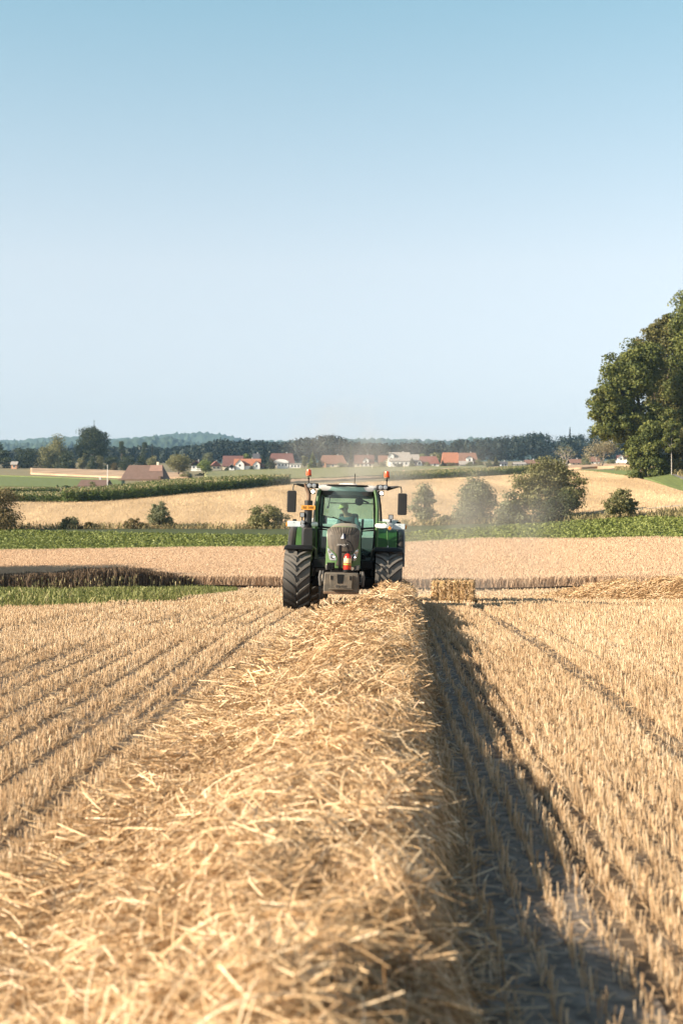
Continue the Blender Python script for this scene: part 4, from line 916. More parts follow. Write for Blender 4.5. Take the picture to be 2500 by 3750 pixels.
house('house', 'white gabled house with red roof, leftmost of the village', 699, 742, 1687, 848, 'gable', 'red', 'white', .55, 9, nwin=2)
house('house', 'cream gabled house with red roof right of the light green tree', 768, 808, 1689, 846, 'gable', 'red', 'cream', .5, 10, yaw=R(12), nwin=2)
house('barn', 'long dark red roofed barn left behind the orange roofed house', 816, 892, 1669, 866, 'side', 'darkred', 'cream', .28, 12, nwin=2, cat='barn', chim=False)
h4 = house('house', 'white house with bright orange roof and two front gables', 857, 956, 1680, 842, 'side', 'orange', 'white', .42, 9, nwin=2)
gable_bay(h4, -4.2, -6.0, 5.0, 3.6, 2.6, 4, 'white', 'orange'); gable_bay(h4, 5.6, -6.2, 4.0, 3.2, 2.2, 4, 'white', 'orange')
house('shed', 'low white outbuilding at the left of the orange roofed house', 838, 862, 1700, 838, 'gable', 'grey', 'white', .6, 6, nwin=1, cat='shed', chim=False)
house('shed', 'small orange roofed annex right of the double gabled house', 955, 970, 1699, 843, 'side', 'orange', 'wood', .5, 5, nwin=1, cat='shed', chim=False)
house('house', 'dark slate roofed house half hidden behind the tall spruce', 925, 952, 1661, 900, 'side', 'slate', 'grey', .3, 9, nwin=1)
house('house', 'large dark red hipped roof house behind the white modern building', 982, 1082, 1660, 872, 'side', 'darkred', 'cream', .3, 13, hip=.22, nwin=3)
wb = house('house', 'white modern house with an arched roof left of the tractor beacon', 1012, 1060, 1687, 846, 'side', 'grey', 'white', .86, 9, nwin=3, chim=False)
w_ = 8.5
MB().loft([[(x_ * w_ * .55 - 1.0, y_, 3.7 + 2.2 * math.sqrt(max(0, 1 - x_ * x_))) for x_ in np.linspace(-1, 1, 15)] for y_ in (-5.2, 3)]).build('vaulted_roof', WM['white'], wb)
house('shed', 'long low white annex right of the arched roof house', 1058, 1104, 1696, 845, 'side', 'grey', 'white', .85, 7, nwin=3, cat='shed', chim=False)
h8 = house('house', 'brown red hipped roof house directly left of the dusty spruce', 1166, 1270, 1667, 850, 'side', 'rust', 'cream', .32, 12, hip=.28, nwin=3)
gable_bay(h8, -5.6, -6.8, 3.4, 2.6, 1.0, 3, 'orange', 'rust')
h9 = house('house', 'brown red house with a small white dormer behind the aerial', 1296, 1369, 1666, 850, 'side', 'darkred', 'cream', .33, 11, nwin=4)
gable_bay(h9, 1.0, -5.6, 3.4, 4.3, 1.6, 3, 'white', 'darkred')
h10 = house('house', 'brown roofed house with a pale timber gable left of the grey roof', 1383, 1446, 1668, 852, 'side', 'rust', 'cream', .35, 10, nwin=2)
gable_bay(h10, 1.5, -7.5, 7.0, 3.4, 2.4, 5, 'cream', 'rust')
h11 = house('house', 'large grey roofed white house in the middle of the village', 1424, 1500, 1656, 848, 'side', 'grey', 'white', .42, 11, nwin=4)
gable_bay(h11, -5.2, -4.2, 3.6, 6.5, 2.2, 4, 'white', 'grey')
house('house', 'lower grey roofed wing at the right of the grey roofed house', 1496, 1534, 1664, 856, 'side', 'grey', 'white', .4, 9, nwin=2, chim=False)
h12 = house('house', 'bright red hipped roof house left of the big orange barn', 1528, 1607, 1671, 846, 'side', 'red', 'white', .3, 11, hip=.25, nwin=3)
gable_bay(h12, -5.5, -6.2, 2.6, 2.6, 1.5, 3, 'white', 'red')
h13 = house('barn', 'big half hipped barn with bright orange roof', 1616, 1680, 1657, 852, 'side', 'orange', 'wood', .25, 14, nwin=2, cat='barn', chim=False, hip=.1)
h14 = house('barn', 'brown roofed barn joined to the right of the orange barn', 1674, 1747, 1658, 850, 'side', 'rust', 'wood', .3, 13, hip=.16, nwin=2, cat='barn')
gable_bay(h14, .6, -7.4, 3.6, 4.6, .9, 3, 'white', 'slate')
house('shed', 'grey sheet roofed shed in front of the brown roofed barn', 1678, 1732, 1688, 842, 'side', 'grey', 'grey', .3, 8, nwin=0, cat='shed', chim=False)
house('house', 'dark blue grey roofed house right of the small fir', 1828, 1856, 1690, 846, 'side', 'slate', 'blue', .4, 8, nwin=2)
house('house', 'low grey roofed house half hidden behind the largest bush', 1876, 1924, 1692, 848, 'side', 'grey', 'grey', .35, 8, nwin=2)
house('house', 'low rust roofed house behind the crown of the largest bush', 1918, 1970, 1684, 852, 'side', 'rust', 'cream', .35, 9, nwin=2)
house('house', 'pale red roofed house left of the bush between the withered trees', 2080, 2128, 1681, 852, 'side', 'rust', 'cream', .3, 9, nwin=2)
house('house', 'red roofed house behind the drought browned tree', 2150, 2192, 1672, 856, 'side', 'rust', 'white', .35, 9, nwin=2)
hr_ = house('house', 'dusky red roofed house right of the drought browned tree', 2256, 2324, 1667, 856, 'side', 'darkred', 'white', .45, 9, nwin=3)
gable_bay(hr_, -4.0, -5.6, 3.6, 3.2, 1.8, 3, 'white', 'darkred')
house('house', 'flat white house with a dark window beside the oak', 2287, 2326, 1682, 846, 'side', 'grey', 'white', .93, 8, nwin=1, win=(2.6, 1.0), chim=False)
h15 = house('house', 'little white walled house with brown roof beside the flagpole', 296, 404, 1757, 412, 'side', 'brown', 'white', .42, 6.5, nwin=1, ybase=1796)
h15.rotation_euler = (0, 0, R(-8))
# little white shelter in the dark hedge at the far left
house('shed', 'tiny pale shelter tucked in the dark hedge at the left', 42, 68, 1690, 735, 'side', 'grey', 'orange', .6, 4, nwin=1, cat='shed', chim=False)

# the big farmhouse barn with the broad hipped roof
d = 520; p = at(533, d); p.z = CAMZ + (HY - 1792) / F * d; barn = empty('barn', p, (0, 0, R(-9))); tag(barn, 'huge brown hipped farmhouse roof rising behind the tall corn', 'barn')
H = CAMZ + (HY - 1703) / F * d - p.z
MB().box((0, 0, 1.0), (17.0, 12, 5.0)).build('wall', WM['wood'], barn)
b = MB(); L1, L2, dd_, ez = 9.6, 10.4, 7.6, 2.2
ridge = [(-6.3, 0, H), (6.5, 0, H)]; kn = 0.30    # the roof flares out towards the eaves
mid = [(-8.0, -dd_ * .72, H * .36), (8.2, -dd_ * .72, H * .36), (8.2, dd_ * .72, H * .36), (-8.0, dd_ * .72, H * .36)]
eav = [(-L1 - .6, -dd_ - 1, ez - 1.2), (L2, -dd_ - 1, ez - 1.2), (L2, dd_ + 1, ez - 1.2), (-L1 - .6, dd_ + 1, ez - 1.2)]
P = ridge + mid + eav
b.add(P, [(0, 2, 3, 1), (1, 3, 4), (1, 4, 5, 0), (0, 5, 2), (2, 6, 7, 3), (3, 7, 8, 4), (4, 8, 9, 5), (5, 9, 6, 2), (6, 9, 8, 7)])
ro = b.build('roof', RT['brown'], barn, angle=20)
def on_roof(x, t): return Vector((x, -dd_ * .72 * t, H + (H * .36 - H) * t))
nrm_r = Vector((0, -(H * .64), dd_ * .72)).normalized(); nrm_r = Vector((0, -H * .64, dd_ * .72)).normalized()
q = [on_roof(2.0, .02), on_roof(6.45, .02), on_roof(6.95, .42), on_roof(2.0, .42)]
MB().loft([[tuple(v + Vector((0, -.03, .03))) for v in q], [tuple(v + Vector((0, -.07, .07))) for v in q]]).build('roof_patch', RT['newtile'], ro)
MB().box((4.6, .3, H + .3), (.8, .8, 1.6)).build('chimney', WM['cream'], ro)
MB().box((7.0, -dd_ * .66, H * .43), (.9, 1.6, 1.5)).build('dormer', WM['wood'], ro)
house('shed', 'low brown lean-to roof at the left foot of the huge barn', 404, 470, 1770, 512, 'side', 'brown', 'wood', .3, 8, nwin=0, cat='shed', chim=False, ybase=1800)
# flagpole
p = at(394, 405); fp = MB(); hp = CAMZ + (HY - 1705) / F * 405 - p.z
fpr = empty('flagpole', p); tag(fpr, 'tall white flagpole without a flag beside the little house', 'flagpole')
MB().tube([(0, 0, -.3), (0, 0, hp)], [.11, .07], 10).build('pole', WM['white'], fpr); MB().sphere((0, 0, hp + .1), .14).build('finial', WM['white'], fpr)
# church spire behind the round tree
d = 930; p = at(345, d); ch = empty('church', p); tag(ch, 'thin grey church spire rising behind the biggest round tree', 'church')
ht = CAMZ + (HY - 1537) / F * d - p.z
MB().box((0, 0, ht * .25), (5, 5, ht * .5 + 2)).build('tower', WM['grey'], ch)
sp = MB().lathe([(1.9, ht * .5), (1.0, ht * .66), (.5, ht * .82), (.12, ht * .93)], n=8).build('spire', RT['slate'], ch)
b = MB(); b.box((0, 0, ht * .965), (.22, .22, ht * .07)); b.box((0, 0, ht * .97), (1.1, .2, .22)); b.build('cross', RT['slate'], sp)
# pale marker stakes at the edge of the village crop
for px, lb in ((1362, 'left of two pale stakes in the village crop'), (1479, 'right of two pale stakes in the village crop')):
    p = at(px, 720); s = MB(); s.tube([(0, 0, 0), (0, 0, 1.5)], .09, 8); s.sphere((0, 0, 1.6), (.35, .35, .45)); o = s.build('marker_stake', WM['cream']); o.location = p; tag(o, lb, 'stake', 'marker stakes in the crop')
# ================================================================ TRACTOR
TD = 31.3; tx_ = XD(1253, 30.8)
m_green = mat('green_paint', (0.060, 0.135, 0.040), 0.38, var=0.18, scale=3.0, spec=0.5)
def dusty(name, base, dust, lo=0.35, hi=0.9, rough=0.4):
    """field dust lies on the upward faces of the panel"""
    m = bpy.data.materials.new(name); m.use_nodes = True; t = m.node_tree; b = t.nodes['Principled BSDF']; b.inputs['Roughness'].default_value = rough
    g = t.nodes.new('ShaderNodeNewGeometry'); s = t.nodes.new('ShaderNodeSeparateXYZ'); t.links.new(g.outputs['Normal'], s.inputs[0])
    mr = t.nodes.new('ShaderNodeMapRange'); mr.inputs[1].default_value = lo; mr.inputs[2].default_value = hi; t.links.new(s.outputs['Z'], mr.inputs[0])
    n = t.nodes.new('ShaderNodeTexNoise'); n.inputs['Scale'].default_value = 7; n.inputs['Detail'].default_value = 5
    tc = t.nodes.new('ShaderNodeTexCoord'); t.links.new(tc.outputs['Object'], n.inputs['Vector'])
    a = t.nodes.new('ShaderNodeMath'); a.operation = 'MULTIPLY_ADD'; a.inputs[1].default_value = 0.30; t.links.new(n.outputs['Fac'], a.inputs[0])
    sb = t.nodes.new('ShaderNodeMath'); sb.operation = 'SUBTRACT'; sb.inputs[1].default_value = 0.10; t.links.new(mr.outputs[0], a.inputs[2]); t.links.new(a.outputs[0], sb.inputs[0]); sb.use_clamp = True
    mx = t.nodes.new('ShaderNodeMixRGB'); mx.inputs[1].default_value = (*base, 1); mx.inputs[2].default_value = (*dust, 1)
    t.links.new(sb.outputs[0], mx.inputs[0]); t.links.new(mx.outputs[0], b.inputs['Base Color']); return m
DUST = (0.40, 0.33, 0.25)
m_hood = dusty('dusty_green_paint', (0.075, 0.160, 0.048), DUST, 0.62, 0.93)
m_black = dusty('dusty_black_plastic', (0.016, 0.016, 0.017), (0.085, 0.072, 0.06), 0.5, 1.0, 0.45)
m_dark = mat('dark_metal', (0.014, 0.014, 0.015), 0.6, spec=0.12)
m_grey = dusty('grey_metal', (0.075, 0.072, 0.068), DUST, 0.3, 1.0, 0.6)
m_weight = mat('worn_grey_paint', (0.085, 0.076, 0.064), 0.75, col2=(0.175, 0.145, 0.11), scale=5.0, bump=0.2)
m_rust = mat('rusty_steel', (0.12, 0.065, 0.038), 0.8, col2=(0.22, 0.15, 0.10), scale=9.0)
m_tyre = dusty('dusty_rubber', (0.040, 0.038, 0.036), (0.165, 0.148, 0.128), -0.5, 1.0, 0.8)
m_white = dusty('white_paint', (0.78, 0.78, 0.77), (0.62, 0.57, 0.50), 0.6, 1.0, 0.4)
m_box = mat('pale_blue_grey_paint', (0.60, 0.66, 0.68), 0.5, var=0.06, scale=6)
m_grille = bpy.data.materials.new('ribbed_grille'); m_grille.use_nodes = True
t = m_grille.node_tree; b_ = t.nodes['Principled BSDF']; b_.inputs['Roughness'].default_value = 0.65
tc = t.nodes.new('ShaderNodeTexCoord'); n = t.nodes.new('ShaderNodeTexNoise'); n.inputs['Scale'].default_value = 9; n.inputs['Detail'].default_value = 6
mp = t.nodes.new('ShaderNodeMapping'); mp.inputs['Scale'].default_value = (1.6, 1, 0.25)
r = t.nodes.new('ShaderNodeValToRGB'); r.color_ramp.elements[0].color = (0.058, 0.049, 0.041, 1); r.color_ramp.elements[1].color = (0.175, 0.140, 0.105, 1)
r.color_ramp.elements[0].position = .35; r.color_ramp.elements[1].position = .7
t.links.new(tc.outputs['Object'], mp.inputs[0]); t.links.new(mp.outputs[0], n.inputs['Vector']); t.links.new(n.outputs['Fac'], r.inputs[0]); t.links.new(r.outputs[0], b_.inputs['Base Color'])
m_glass = mat_glass('tinted_cab_glass', (0.60, 0.82, 0.77), 0.09)
m_mirror = mat('chrome', (0.75, 0.76, 0.78), 0.12, 1.0)
m_lens = mat('lamp_lens', (0.36, 0.38, 0.40), 0.15, 0.3, spec=0.7)
m_lit = mat_emit('lit_lamp', (1.0, 0.90, 0.74), 2.5)
m_amber = mat('orange_beacon_lens', (0.85, 0.085, 0.010), 0.25, spec=0.6)
m_amber2 = mat('amber_lens', (0.75, 0.26, 0.04), 0.3)
m_plate = mat('orange_number_plate', (0.86, 0.36, 0.06), 0.5)
m_ink = mat('black_lettering', (0.012, 0.012, 0.014), 0.6)
m_letter = mat('worn_white_lettering', (0.62, 0.60, 0.57), 0.7)
m_silver = mat('silver_emblem', (0.72, 0.75, 0.80), 0.3, 0.4); m_blue = mat('dark_blue_emblem', (0.015, 0.035, 0.12), 0.4)
m_exh = mat('heat_stained_steel', (0.10, 0.060, 0.040), 0.5, 0.4, col2=(0.24, 0.16, 0.11), scale=6.0)
m_perf = bpy.data.materials.new('perforated_black_sheet'); m_perf.use_nodes = True
t = m_perf.node_tree; b_ = t.nodes['Principled BSDF']; b_.inputs['Roughness'].default_value = .4
v_ = t.nodes.new('ShaderNodeTexVoronoi'); v_.inputs['Scale'].default_value = 42; v_.inputs['Randomness'].default_value = 0.0
tc = t.nodes.new('ShaderNodeTexCoord'); r = t.nodes.new('ShaderNodeValToRGB'); r.color_ramp.interpolation = 'CONSTANT'
r.color_ramp.elements[0].color = (0.002, 0.002, 0.002, 1); r.color_ramp.elements[1].color = (0.022, 0.022, 0.023, 1); r.color_ramp.elements[1].position = 0.34
t.links.new(tc.outputs['Object'], v_.inputs['Vector']); t.links.new(v_.outputs['Distance'], r.inputs[0]); t.links.new(r.outputs[0], b_.inputs['Base Color'])
m_seat = mat('dark_seat_cloth', (0.035, 0.037, 0.042), 0.9); m_trim = mat('grey_cab_trim', (0.10, 0.105, 0.11), 0.8); m_lining = mat('cab_headlining', (0.05, 0.052, 0.05), 0.9)

tz = T1(tx_, TD) - 0.035
trac = empty('tractor', (tx_, TD, tz), (0, R(1.5), R(-1.65)))
tag(trac, 'green farm tractor driving head on along the straw row', 'tractor')

# ---- wheels
def tyre_mb(Rr, w_, nl, lug=0.058, bead=0.36):
    b = MB(); h = w_ / 2
    prof = [(Rr * .56, -h * .70), (Rr * .62, -h * .90), (Rr * .78, -h * 1.0), (Rr * .90, -h * .98), (Rr - lug - .012, -h * .90), (Rr - lug + .004, -h * .5), (Rr - lug + .008, 0), (Rr - lug + .004, h * .5), (Rr - lug - .012, h * .90), (Rr * .90, h * .98), (Rr * .78, h * 1.0), (Rr * .62, h * .90), (Rr * .56, h * .70)]
    b.lathe(prof, axis='X', n=64)
    def pt(x, a, r):     # a measured round the tyre; a=0 faces the front (-Y), positive upwards
        return (x, -r * math.cos(a), r * math.sin(a))
    for side in (-1, 1):
        for k in range(nl):
            a0 = 2 * math.pi * (k + (0.5 if side > 0 else 0)) / nl; rings = []
            for i in range(8):
                u = i / 7; x = side * (0.012 + u * (h * .985 - .012)); a = a0 + 0.40 * (u ** 0.80) / (Rr / .68)      # the bar sweeps back towards the shoulder
                half = (0.028 + 0.010 * (1 - u)) / Rr; top = Rr - 0.022 * u ** 3; bot = Rr - lug - .03 - .03 * u ** 3
                if i == 0: half *= .8
                rings.append([pt(x, a - half * 1.5, bot), pt(x, a - half, top), pt(x, a + half, top), pt(x, a + half * 1.5, bot)])
            b.loft(rings)
    return b
def wheel(x, y, z, Rr, w_, nl):
    wr_ = empty('wheel', (x, y, z)); wr_.parent = trac
    tyre_mb(Rr, w_, nl).build('tyre', m_tyre, wr_, angle=28)
    s = 1 if x > 0 else -1; h = w_ / 2
    b = MB().lathe([(Rr * .57, -h * .62), (Rr * .55, -h * .4), (Rr * .50, -h * .3), (Rr * .50, h * .3), (Rr * .55, h * .4), (Rr * .57, h * .62)], axis='X', n=40, caps=False)
    b.lathe([(Rr * .52, s * h * .05), (Rr * .45, s * h * .12), (Rr * .22, s * h * .40), (Rr * .12, s * h * .45)], axis='X', n=32); b.build('rim', m_white, wr_)
    return wr_
for sx in (-1, 1): wheel(sx * 0.995, 0, 0.69, 0.69, 0.585, 18)
for sx in (-1, 1): wheel(sx * 0.93, 2.62, 0.90, 0.91, 0.62, 20)

# ---- fenders
def arc_sheet(cx, half, cy, cz, r, a0, a1, th, n=14, drop=0.0, er=0.05):
    """curved mudguard: angle 0 = forward, 90 = up; edges turned down"""
    rings = []
    for i in range(n + 1):
        a = R(a0 + (a1 - a0) * i / n); ring = []
        xs = [(-half, -drop), (-half + er * .3, -drop * .3), (-half + er, 0), (half - er, 0), (half - er * .3, -drop * .3), (half, -drop)]
        for x, dr in xs: ring.append((cx + x, cy - (r + dr) * math.cos(a), cz + (r + dr) * math.sin(a)))
        for x, dr in reversed(xs): ring.append((cx + x, cy - (r + dr - th) * math.cos(a), cz + (r + dr - th) * math.sin(a)))
        rings.append(ring)
    return MB().loft(rings)
for sx in (-1, 1):
    f = arc_sheet(sx * 0.985, 0.325, 0, 0.69, 0.755, 63, 150, 0.015, drop=.055, er=.06).build('front_fender', m_dark, trac)
    MB().tube([(sx * .64, .02, .80), (sx * .60, .02, 1.15), (sx * .62, -.05, 1.36), (sx * .70, -.05, 1.42)], .025, 8).build('fender_bracket', m_grey, f)
for sx in (-1, 1):
    arc_sheet(sx * 0.94, 0.235, 2.62, 0.88, 0.985, 6, 160, 0.03, 20, drop=.0).build('rear_fender', m_green, trac)
    # inner wall of the fender towards the cab
    ring = [(sx * .71, 2.62 - .985 * math.cos(R(a)), .88 + .985 * math.sin(R(a))) for a in range(6, 161, 11)]
    MB().loft([ring + [(sx * .71, 3.2, .9)], [(x - sx * .03, y, z) for x, y, z in ring] + [(sx * .68, 3.2, .9)]]).build('fender_wall', m_green, trac)
    arc_sheet(sx * 1.27, 0.10, 2.62, 0.88, 0.985, 6, 160, 0.03, 20, drop=.10, er=.09).build('fender_extension', m_black, trac)

# ---- hood
def ynose(x, z):
    return -0.80 + 0.9 * x * x + 0.9 * max(0, z - 1.62) ** 2 * 2.2 + 0.10 * max(0, 1.45 - z)
def hoodw(z): return float(np.interp(z, [0.98, 1.10, 1.30, 1.5, 1.66, 1.78, 1.84, 1.875], [.375, .375, .368, .358, .362, .355, .315, .20]))
zs = [0.98, 1.05, 1.15, 1.25, 1.35, 1.45, 1.55, 1.65, 1.72, 1.78, 1.82, 1.85, 1.87, 1.885]
N_ = len(zs); ws = [hoodw(z) for z in zs[:-1]] + [0.10]
outl = [(-ws[i], zs[i]) for i in range(N_)] + [(ws[i], zs[i]) for i in reversed(range(N_))]
b = MB(); rings = []
for yy, sc, lift in ((None, 1, 0), (-.45, 1.0, .006), (0.1, 1.0, .02), (0.7, .98, .045), (1.3, .95, .065), (1.72, .93, .07)):
    rings.append([(x * sc, ynose(x, z) if yy is None else yy, z + lift * max(0, (z - 1.3) / .58)) for x, z in outl])
b.loft(rings, caps=False, closed=False)
cols = 9; vs = []; fs = []
for i in range(N_):
    for k in range(cols): x = ws[i] * (-1 + 2 * k / (cols - 1)); vs.append((x, ynose(x, zs[i]), zs[i]))
for i in range(N_ - 1):
    for k in range(cols - 1): fs.append((i * cols + k, i * cols + k + 1, (i + 1) * cols + k + 1, (i + 1) * cols + k))
b.add(vs, fs)
hood = b.build('hood', m_hood, trac, angle=40)
def on_nose(poly_rows, off, name, m, parent, th=0.0):
    """panel lying off in front of the nose: rows of (z, x0, x1)"""
    vs, fs, c = [], [], 11
    for z, x0, x1 in poly_rows:
        for k in range(c): x = x0 + (x1 - x0) * k / (c - 1); vs.append((x, ynose(x, z) - off, z))
    n_ = len(poly_rows)
    back = [(x, y + off * .8 + .002, z) for x, y, z in vs]; o_ = len(vs); vs += back
    for i in range(n_ - 1):
        for k in range(c - 1): fs.append((i * c + k, i * c + k + 1, (i + 1) * c + k + 1, (i + 1) * c + k))
    rim = [k for k in range(c)] + [i * c + c - 1 for i in range(1, n_)] + [(n_ - 1) * c + k for k in range(c - 2, -1, -1)] + [i * c for i in range(n_ - 2, 0, -1)]
    for i in range(len(rim)): p, q_ = rim[i], rim[(i + 1) % len(rim)]; fs.append((p, q_, q_ + o_, p + o_))
    return MB().add(vs, fs).build(name, m, parent)
gw = [(1.865, .20), (1.845, .29), (1.80, .345), (1.72, .350), (1.62, .345), (1.54, .335), (1.46, .325), (1.40, .29), (1.34, .215), (1.28, .14), (1.20, .115), (1.10, .13), (1.04, .15)]
grille = on_nose([(z, -x, x) for z, x in gw], 0.016, 'grille', m_grille, trac)
b = MB()
for k in range(-5, 6):                               # the dark slots that sweep in towards the emblem
    pts = []
    for i in range(7):
        u = i / 6; z = 1.862 - .16 * u; x = k * (.062 - .020 * (u ** 1.4)); pts.append((x * (1 if abs(k) < 5 else .98), ynose(x, z) - .018, z))
    b.tube(pts, .0045, 5)
b.build('grille_slots', m_dark, grille)
b = MB()
for k in range(-9, 10):
    x = k * .030; b.tube([(x, ynose(x, z) - .017, z) for z in (1.69, 1.6, 1.5, 1.42 + .004 * abs(k))], .0035, 4)
b.build('grille_ribs', m_grey, grille)
ey = ynose(0, 1.67) - .03
MB().loft([[(-.055, ey, 1.615), (.012, ey - .012, 1.615), (.0, ey - .012, 1.735)], [(-.055, ey + .03, 1.615), (.012, ey + .03, 1.615), (.0, ey + .03, 1.735)]]).build('emblem', m_silver, grille)
MB().loft([[(.016, ey - .010, 1.628), (.042, ey + .004, 1.612), (.038, ey + .004, 1.70), (.006, ey - .008, 1.735)], [(.016, ey + .03, 1.628), (.042, ey + .03, 1.612), (.038, ey + .03, 1.70), (.006, ey + .03, 1.735)]]).build('emblem_blue_side', m_blue, grille)  # dark blue right side of the emblem
def text(name, s, size, loc, m, parent, rot=(R(90), 0, 0), ext=0.003, sx=1.0):
    c = bpy.data.curves.new(name, 'FONT'); c.body = s; c.size = size; c.extrude = ext; c.align_x = 'CENTER'; c.align_y = 'CENTER'
    o = bpy.data.objects.new(name, c); COL.objects.link(o); c.materials.append(m); o.location = loc; o.rotation_euler = rot; o.scale = (sx, 1, 1)
    bpy.context.view_layer.update(); me = bpy.data.meshes.new_from_object(o.evaluated_get(bpy.context.evaluated_depsgraph_get())); bpy.data.objects.remove(o)
    o = link(name, me, None, parent); me.materials.clear(); me.materials.append(m); o.location = loc; o.rotation_euler = rot; o.scale = (sx, 1, 1); return o
text('lettering', 'FENDT', .060, (-.01, ynose(0, 1.475) - .03, 1.475), m_letter, grille, sx=1.25)
for sx in (-1, 1):
    rows = [(1.405, .300, .335), (1.36, .275, .335), (1.31, .225, .325), (1.26, .175, .31), (1.21, .145, .30), (1.165, .135, .29), (1.145, .15, .26)]
    hl = on_nose([(z, sx * a, sx * c) for z, a, c in rows], 0.012, 'headlight', m_lens, trac)
    for (x, z, r0) in ((.285, 1.345, .034), (.225, 1.235, .052)):
        yy = ynose(x, z) - .018; MB().lathe([(r0, yy + .01), (r0, yy - .006), (r0 * .8, yy - .008), (r0 * .55, yy + .001)], (sx * x, 0, z), 'Y', 18).build('reflector', m_mirror, hl)
    on_nose([(1.44, sx * .328, sx * .345), (1.40, sx * .294, sx * .312), (1.34, sx * .222, sx * .240), (1.28, sx * .150, sx * .168), (1.20, sx * .118, sx * .134), (1.13, sx * .12, sx * .15)], .022, 'headlight_trim', m_green, hl)
MB().prism([(-.36, .93), (.36, .93), (.375, 1.05), (-.375, 1.05)], -.70, -.1).build('hood_base', m_grey, trac, bevel=.02)

# ---- chassis below the hood
b = MB(); b.box((0, .45, .78), (.52, 2.3, .5)); b.box((0, .0, .66), (1.35, .26, .22)); b.box((0, 1.6, .95), (.9, 1.2, .6)); b.box((0, 2.6, .92), (.8, 1.1, .8)); b.build('chassis', m_dark, trac, bevel=.02)
b = MB(); b.tube([(-.72, 0, .69), (-.35, 0, .62), (.35, 0, .62), (.72, 0, .69)], .085, 12); b.build('front_axle', m_dark, trac)
for sx in (-1, 1):
    b = MB(); b.box((sx * .60, 1.35, .82), (.46, 1.0, .52)); b.build('fuel_tank', m_dark, trac, bevel=.05)
    b = MB()
    for k in range(3): b.box((sx * .78, 1.45 + k * .04, .50 + .24 * k), (.34, .26, .03))
    b.box((sx * .93, 1.5, .74), (.02, .22, .56)); b.build('step', m_dark, trac)
    b = MB(); b.box((sx * .52, .10, 1.05), (.30, .9, .20)); b.build('side_box', m_dark, trac, bevel=.03)
# ---- front linkage with its ballast block
bl_ = MB(); bl_.prism([(-.365, .47), (.365, .47), (.375, .55), (.36, .90), (-.36, .90), (-.375, .55)], -1.42, -.92)
wt = bl_.build('ballast_weight', m_weight, trac, bevel=.025)
b = MB(); b.prism([(-.225, .575), (.225, .575), (.245, .86), (-.245, .86)], -1.47, -1.415); b.prism([(-.25, .55), (.25, .55), (.25, .575), (-.25, .575)], -1.50, -1.41); b.build('cover_plate', m_weight, wt, bevel=.012)
MB().prism([(-.075, .68), (.03, .68), (.05, .87), (-.09, .87)], -1.476, -1.44).build('recess', m_dark, wt)
for sx in (-1, 1): MB().box((sx * .20 - .01, -1.473, .80), (.028, .02, .085)).build('slot', m_dark, wt)
MB().prism([(-.37, .455), (.37, .455), (.37, .505), (-.37, .505)], -1.43, -.95).build('bottom_edge', m_rust, wt, bevel=.01)
text('lettering', 'FENDT', .062, (0, -1.474, .622), m_grey, wt, ext=.006, sx=1.2)
for sx in (-1, 1):
    b = MB(); b.tube([(sx * .43, -.65, .80), (sx * .43, -1.0, .70), (sx * .445, -1.2, .66)], .038, 8); b.tube([(sx * .445, -1.2, .62), (sx * .46, -1.24, .80), (sx * .445, -1.22, .93)], [.03, .035, .025], 8)
    b.tube([(sx * .40, -1.1, .70), (sx * .40, -1.1, .93)], .018, 8); b.tube([(sx * .36, -1.18, .68), (sx * .47, -1.18, .68)], .03, 8); b.build('linkage_arm', m_grey, trac)
b = MB()
for x in (-.075, -.030): b.tube([(x, -.98, .88), (x, -.92, 1.46)], .012, 8)
b.box((-.055, -.97, 1.2), (.05, .03, .55)); b.box((-.04, -1.0, .915), (.2, .05, .03)); b.box((0.03, -.93, 1.33), (.16, .02, .03)); b.build('extinguisher_bracket', m_dark, trac)
b = MB()
for i in range(9): a = i * 2.4; b.lathe([(.022, -1.06), (.024, -1.02), (.02, -.94)], (-.245 + .045 * math.cos(a) * (i / 9 + .4), -.0, 1.02 + .06 * math.sin(a)), 'Y', 10)
b.box((-.245, -.9, 1.02), (.16, .12, .16)); b.build('hydraulic_couplings', m_dark, trac)
b = MB(); b.lathe([(.035, -1.02), (.035, -.98)], (.215, 0, .985), 'Y', 14); b.build('trailer_socket', m_mirror, trac)

# ---- cab
cab = empty('cab'); cab.parent = trac
def wscr(u, z):     # windscreen surface; u in -1..1 across
    hw_ = np.interp(z, [1.86, 2.2, 2.55, 2.72, 2.82], [.655, .655, .625, .575, .50]); x = u * hw_
    return (float(x), float(1.62 + .20 * x * x / .43 + .07 * (z - 1.86)), z)
def wrim(zb=1.86, zt=2.825, zmid=1.80):
    p = []
    for z in np.linspace(zb, zt - .04, 9): p.append(wscr(-1, z))
    for u in np.linspace(-.90, .90, 9): p.append(wscr(u, zt))
    for z in np.linspace(zt - .04, zb, 9): p.append(wscr(1, z))
    for u in np.linspace(.92, -.92, 11): x, y, z = wscr(u, zb); p.append((x, y, zb - (zb - zmid) * (1 - abs(u))))
    return p
rim_ = wrim()
MB().tube(rim_ + [rim_[0]], .026, 8, caps=False).build('windscreen_frame', m_dark, cab)
vs, fs = [], []; zz = np.linspace(1.80, 2.82, 12)
for z in zz:
    for u in np.linspace(-1, 1, 11): x, y, _ = wscr(u, max(1.86, z)); zb = 1.86 - .06 * (1 - abs(u)); vs.append((x, y, max(z, zb)))
for i in range(11):
    for k in range(10): fs.append((i * 11 + k, i * 11 + k + 1, (i + 1) * 11 + k + 1, (i + 1) * 11 + k))
MB().add(vs, fs).build('windscreen', m_glass, cab)
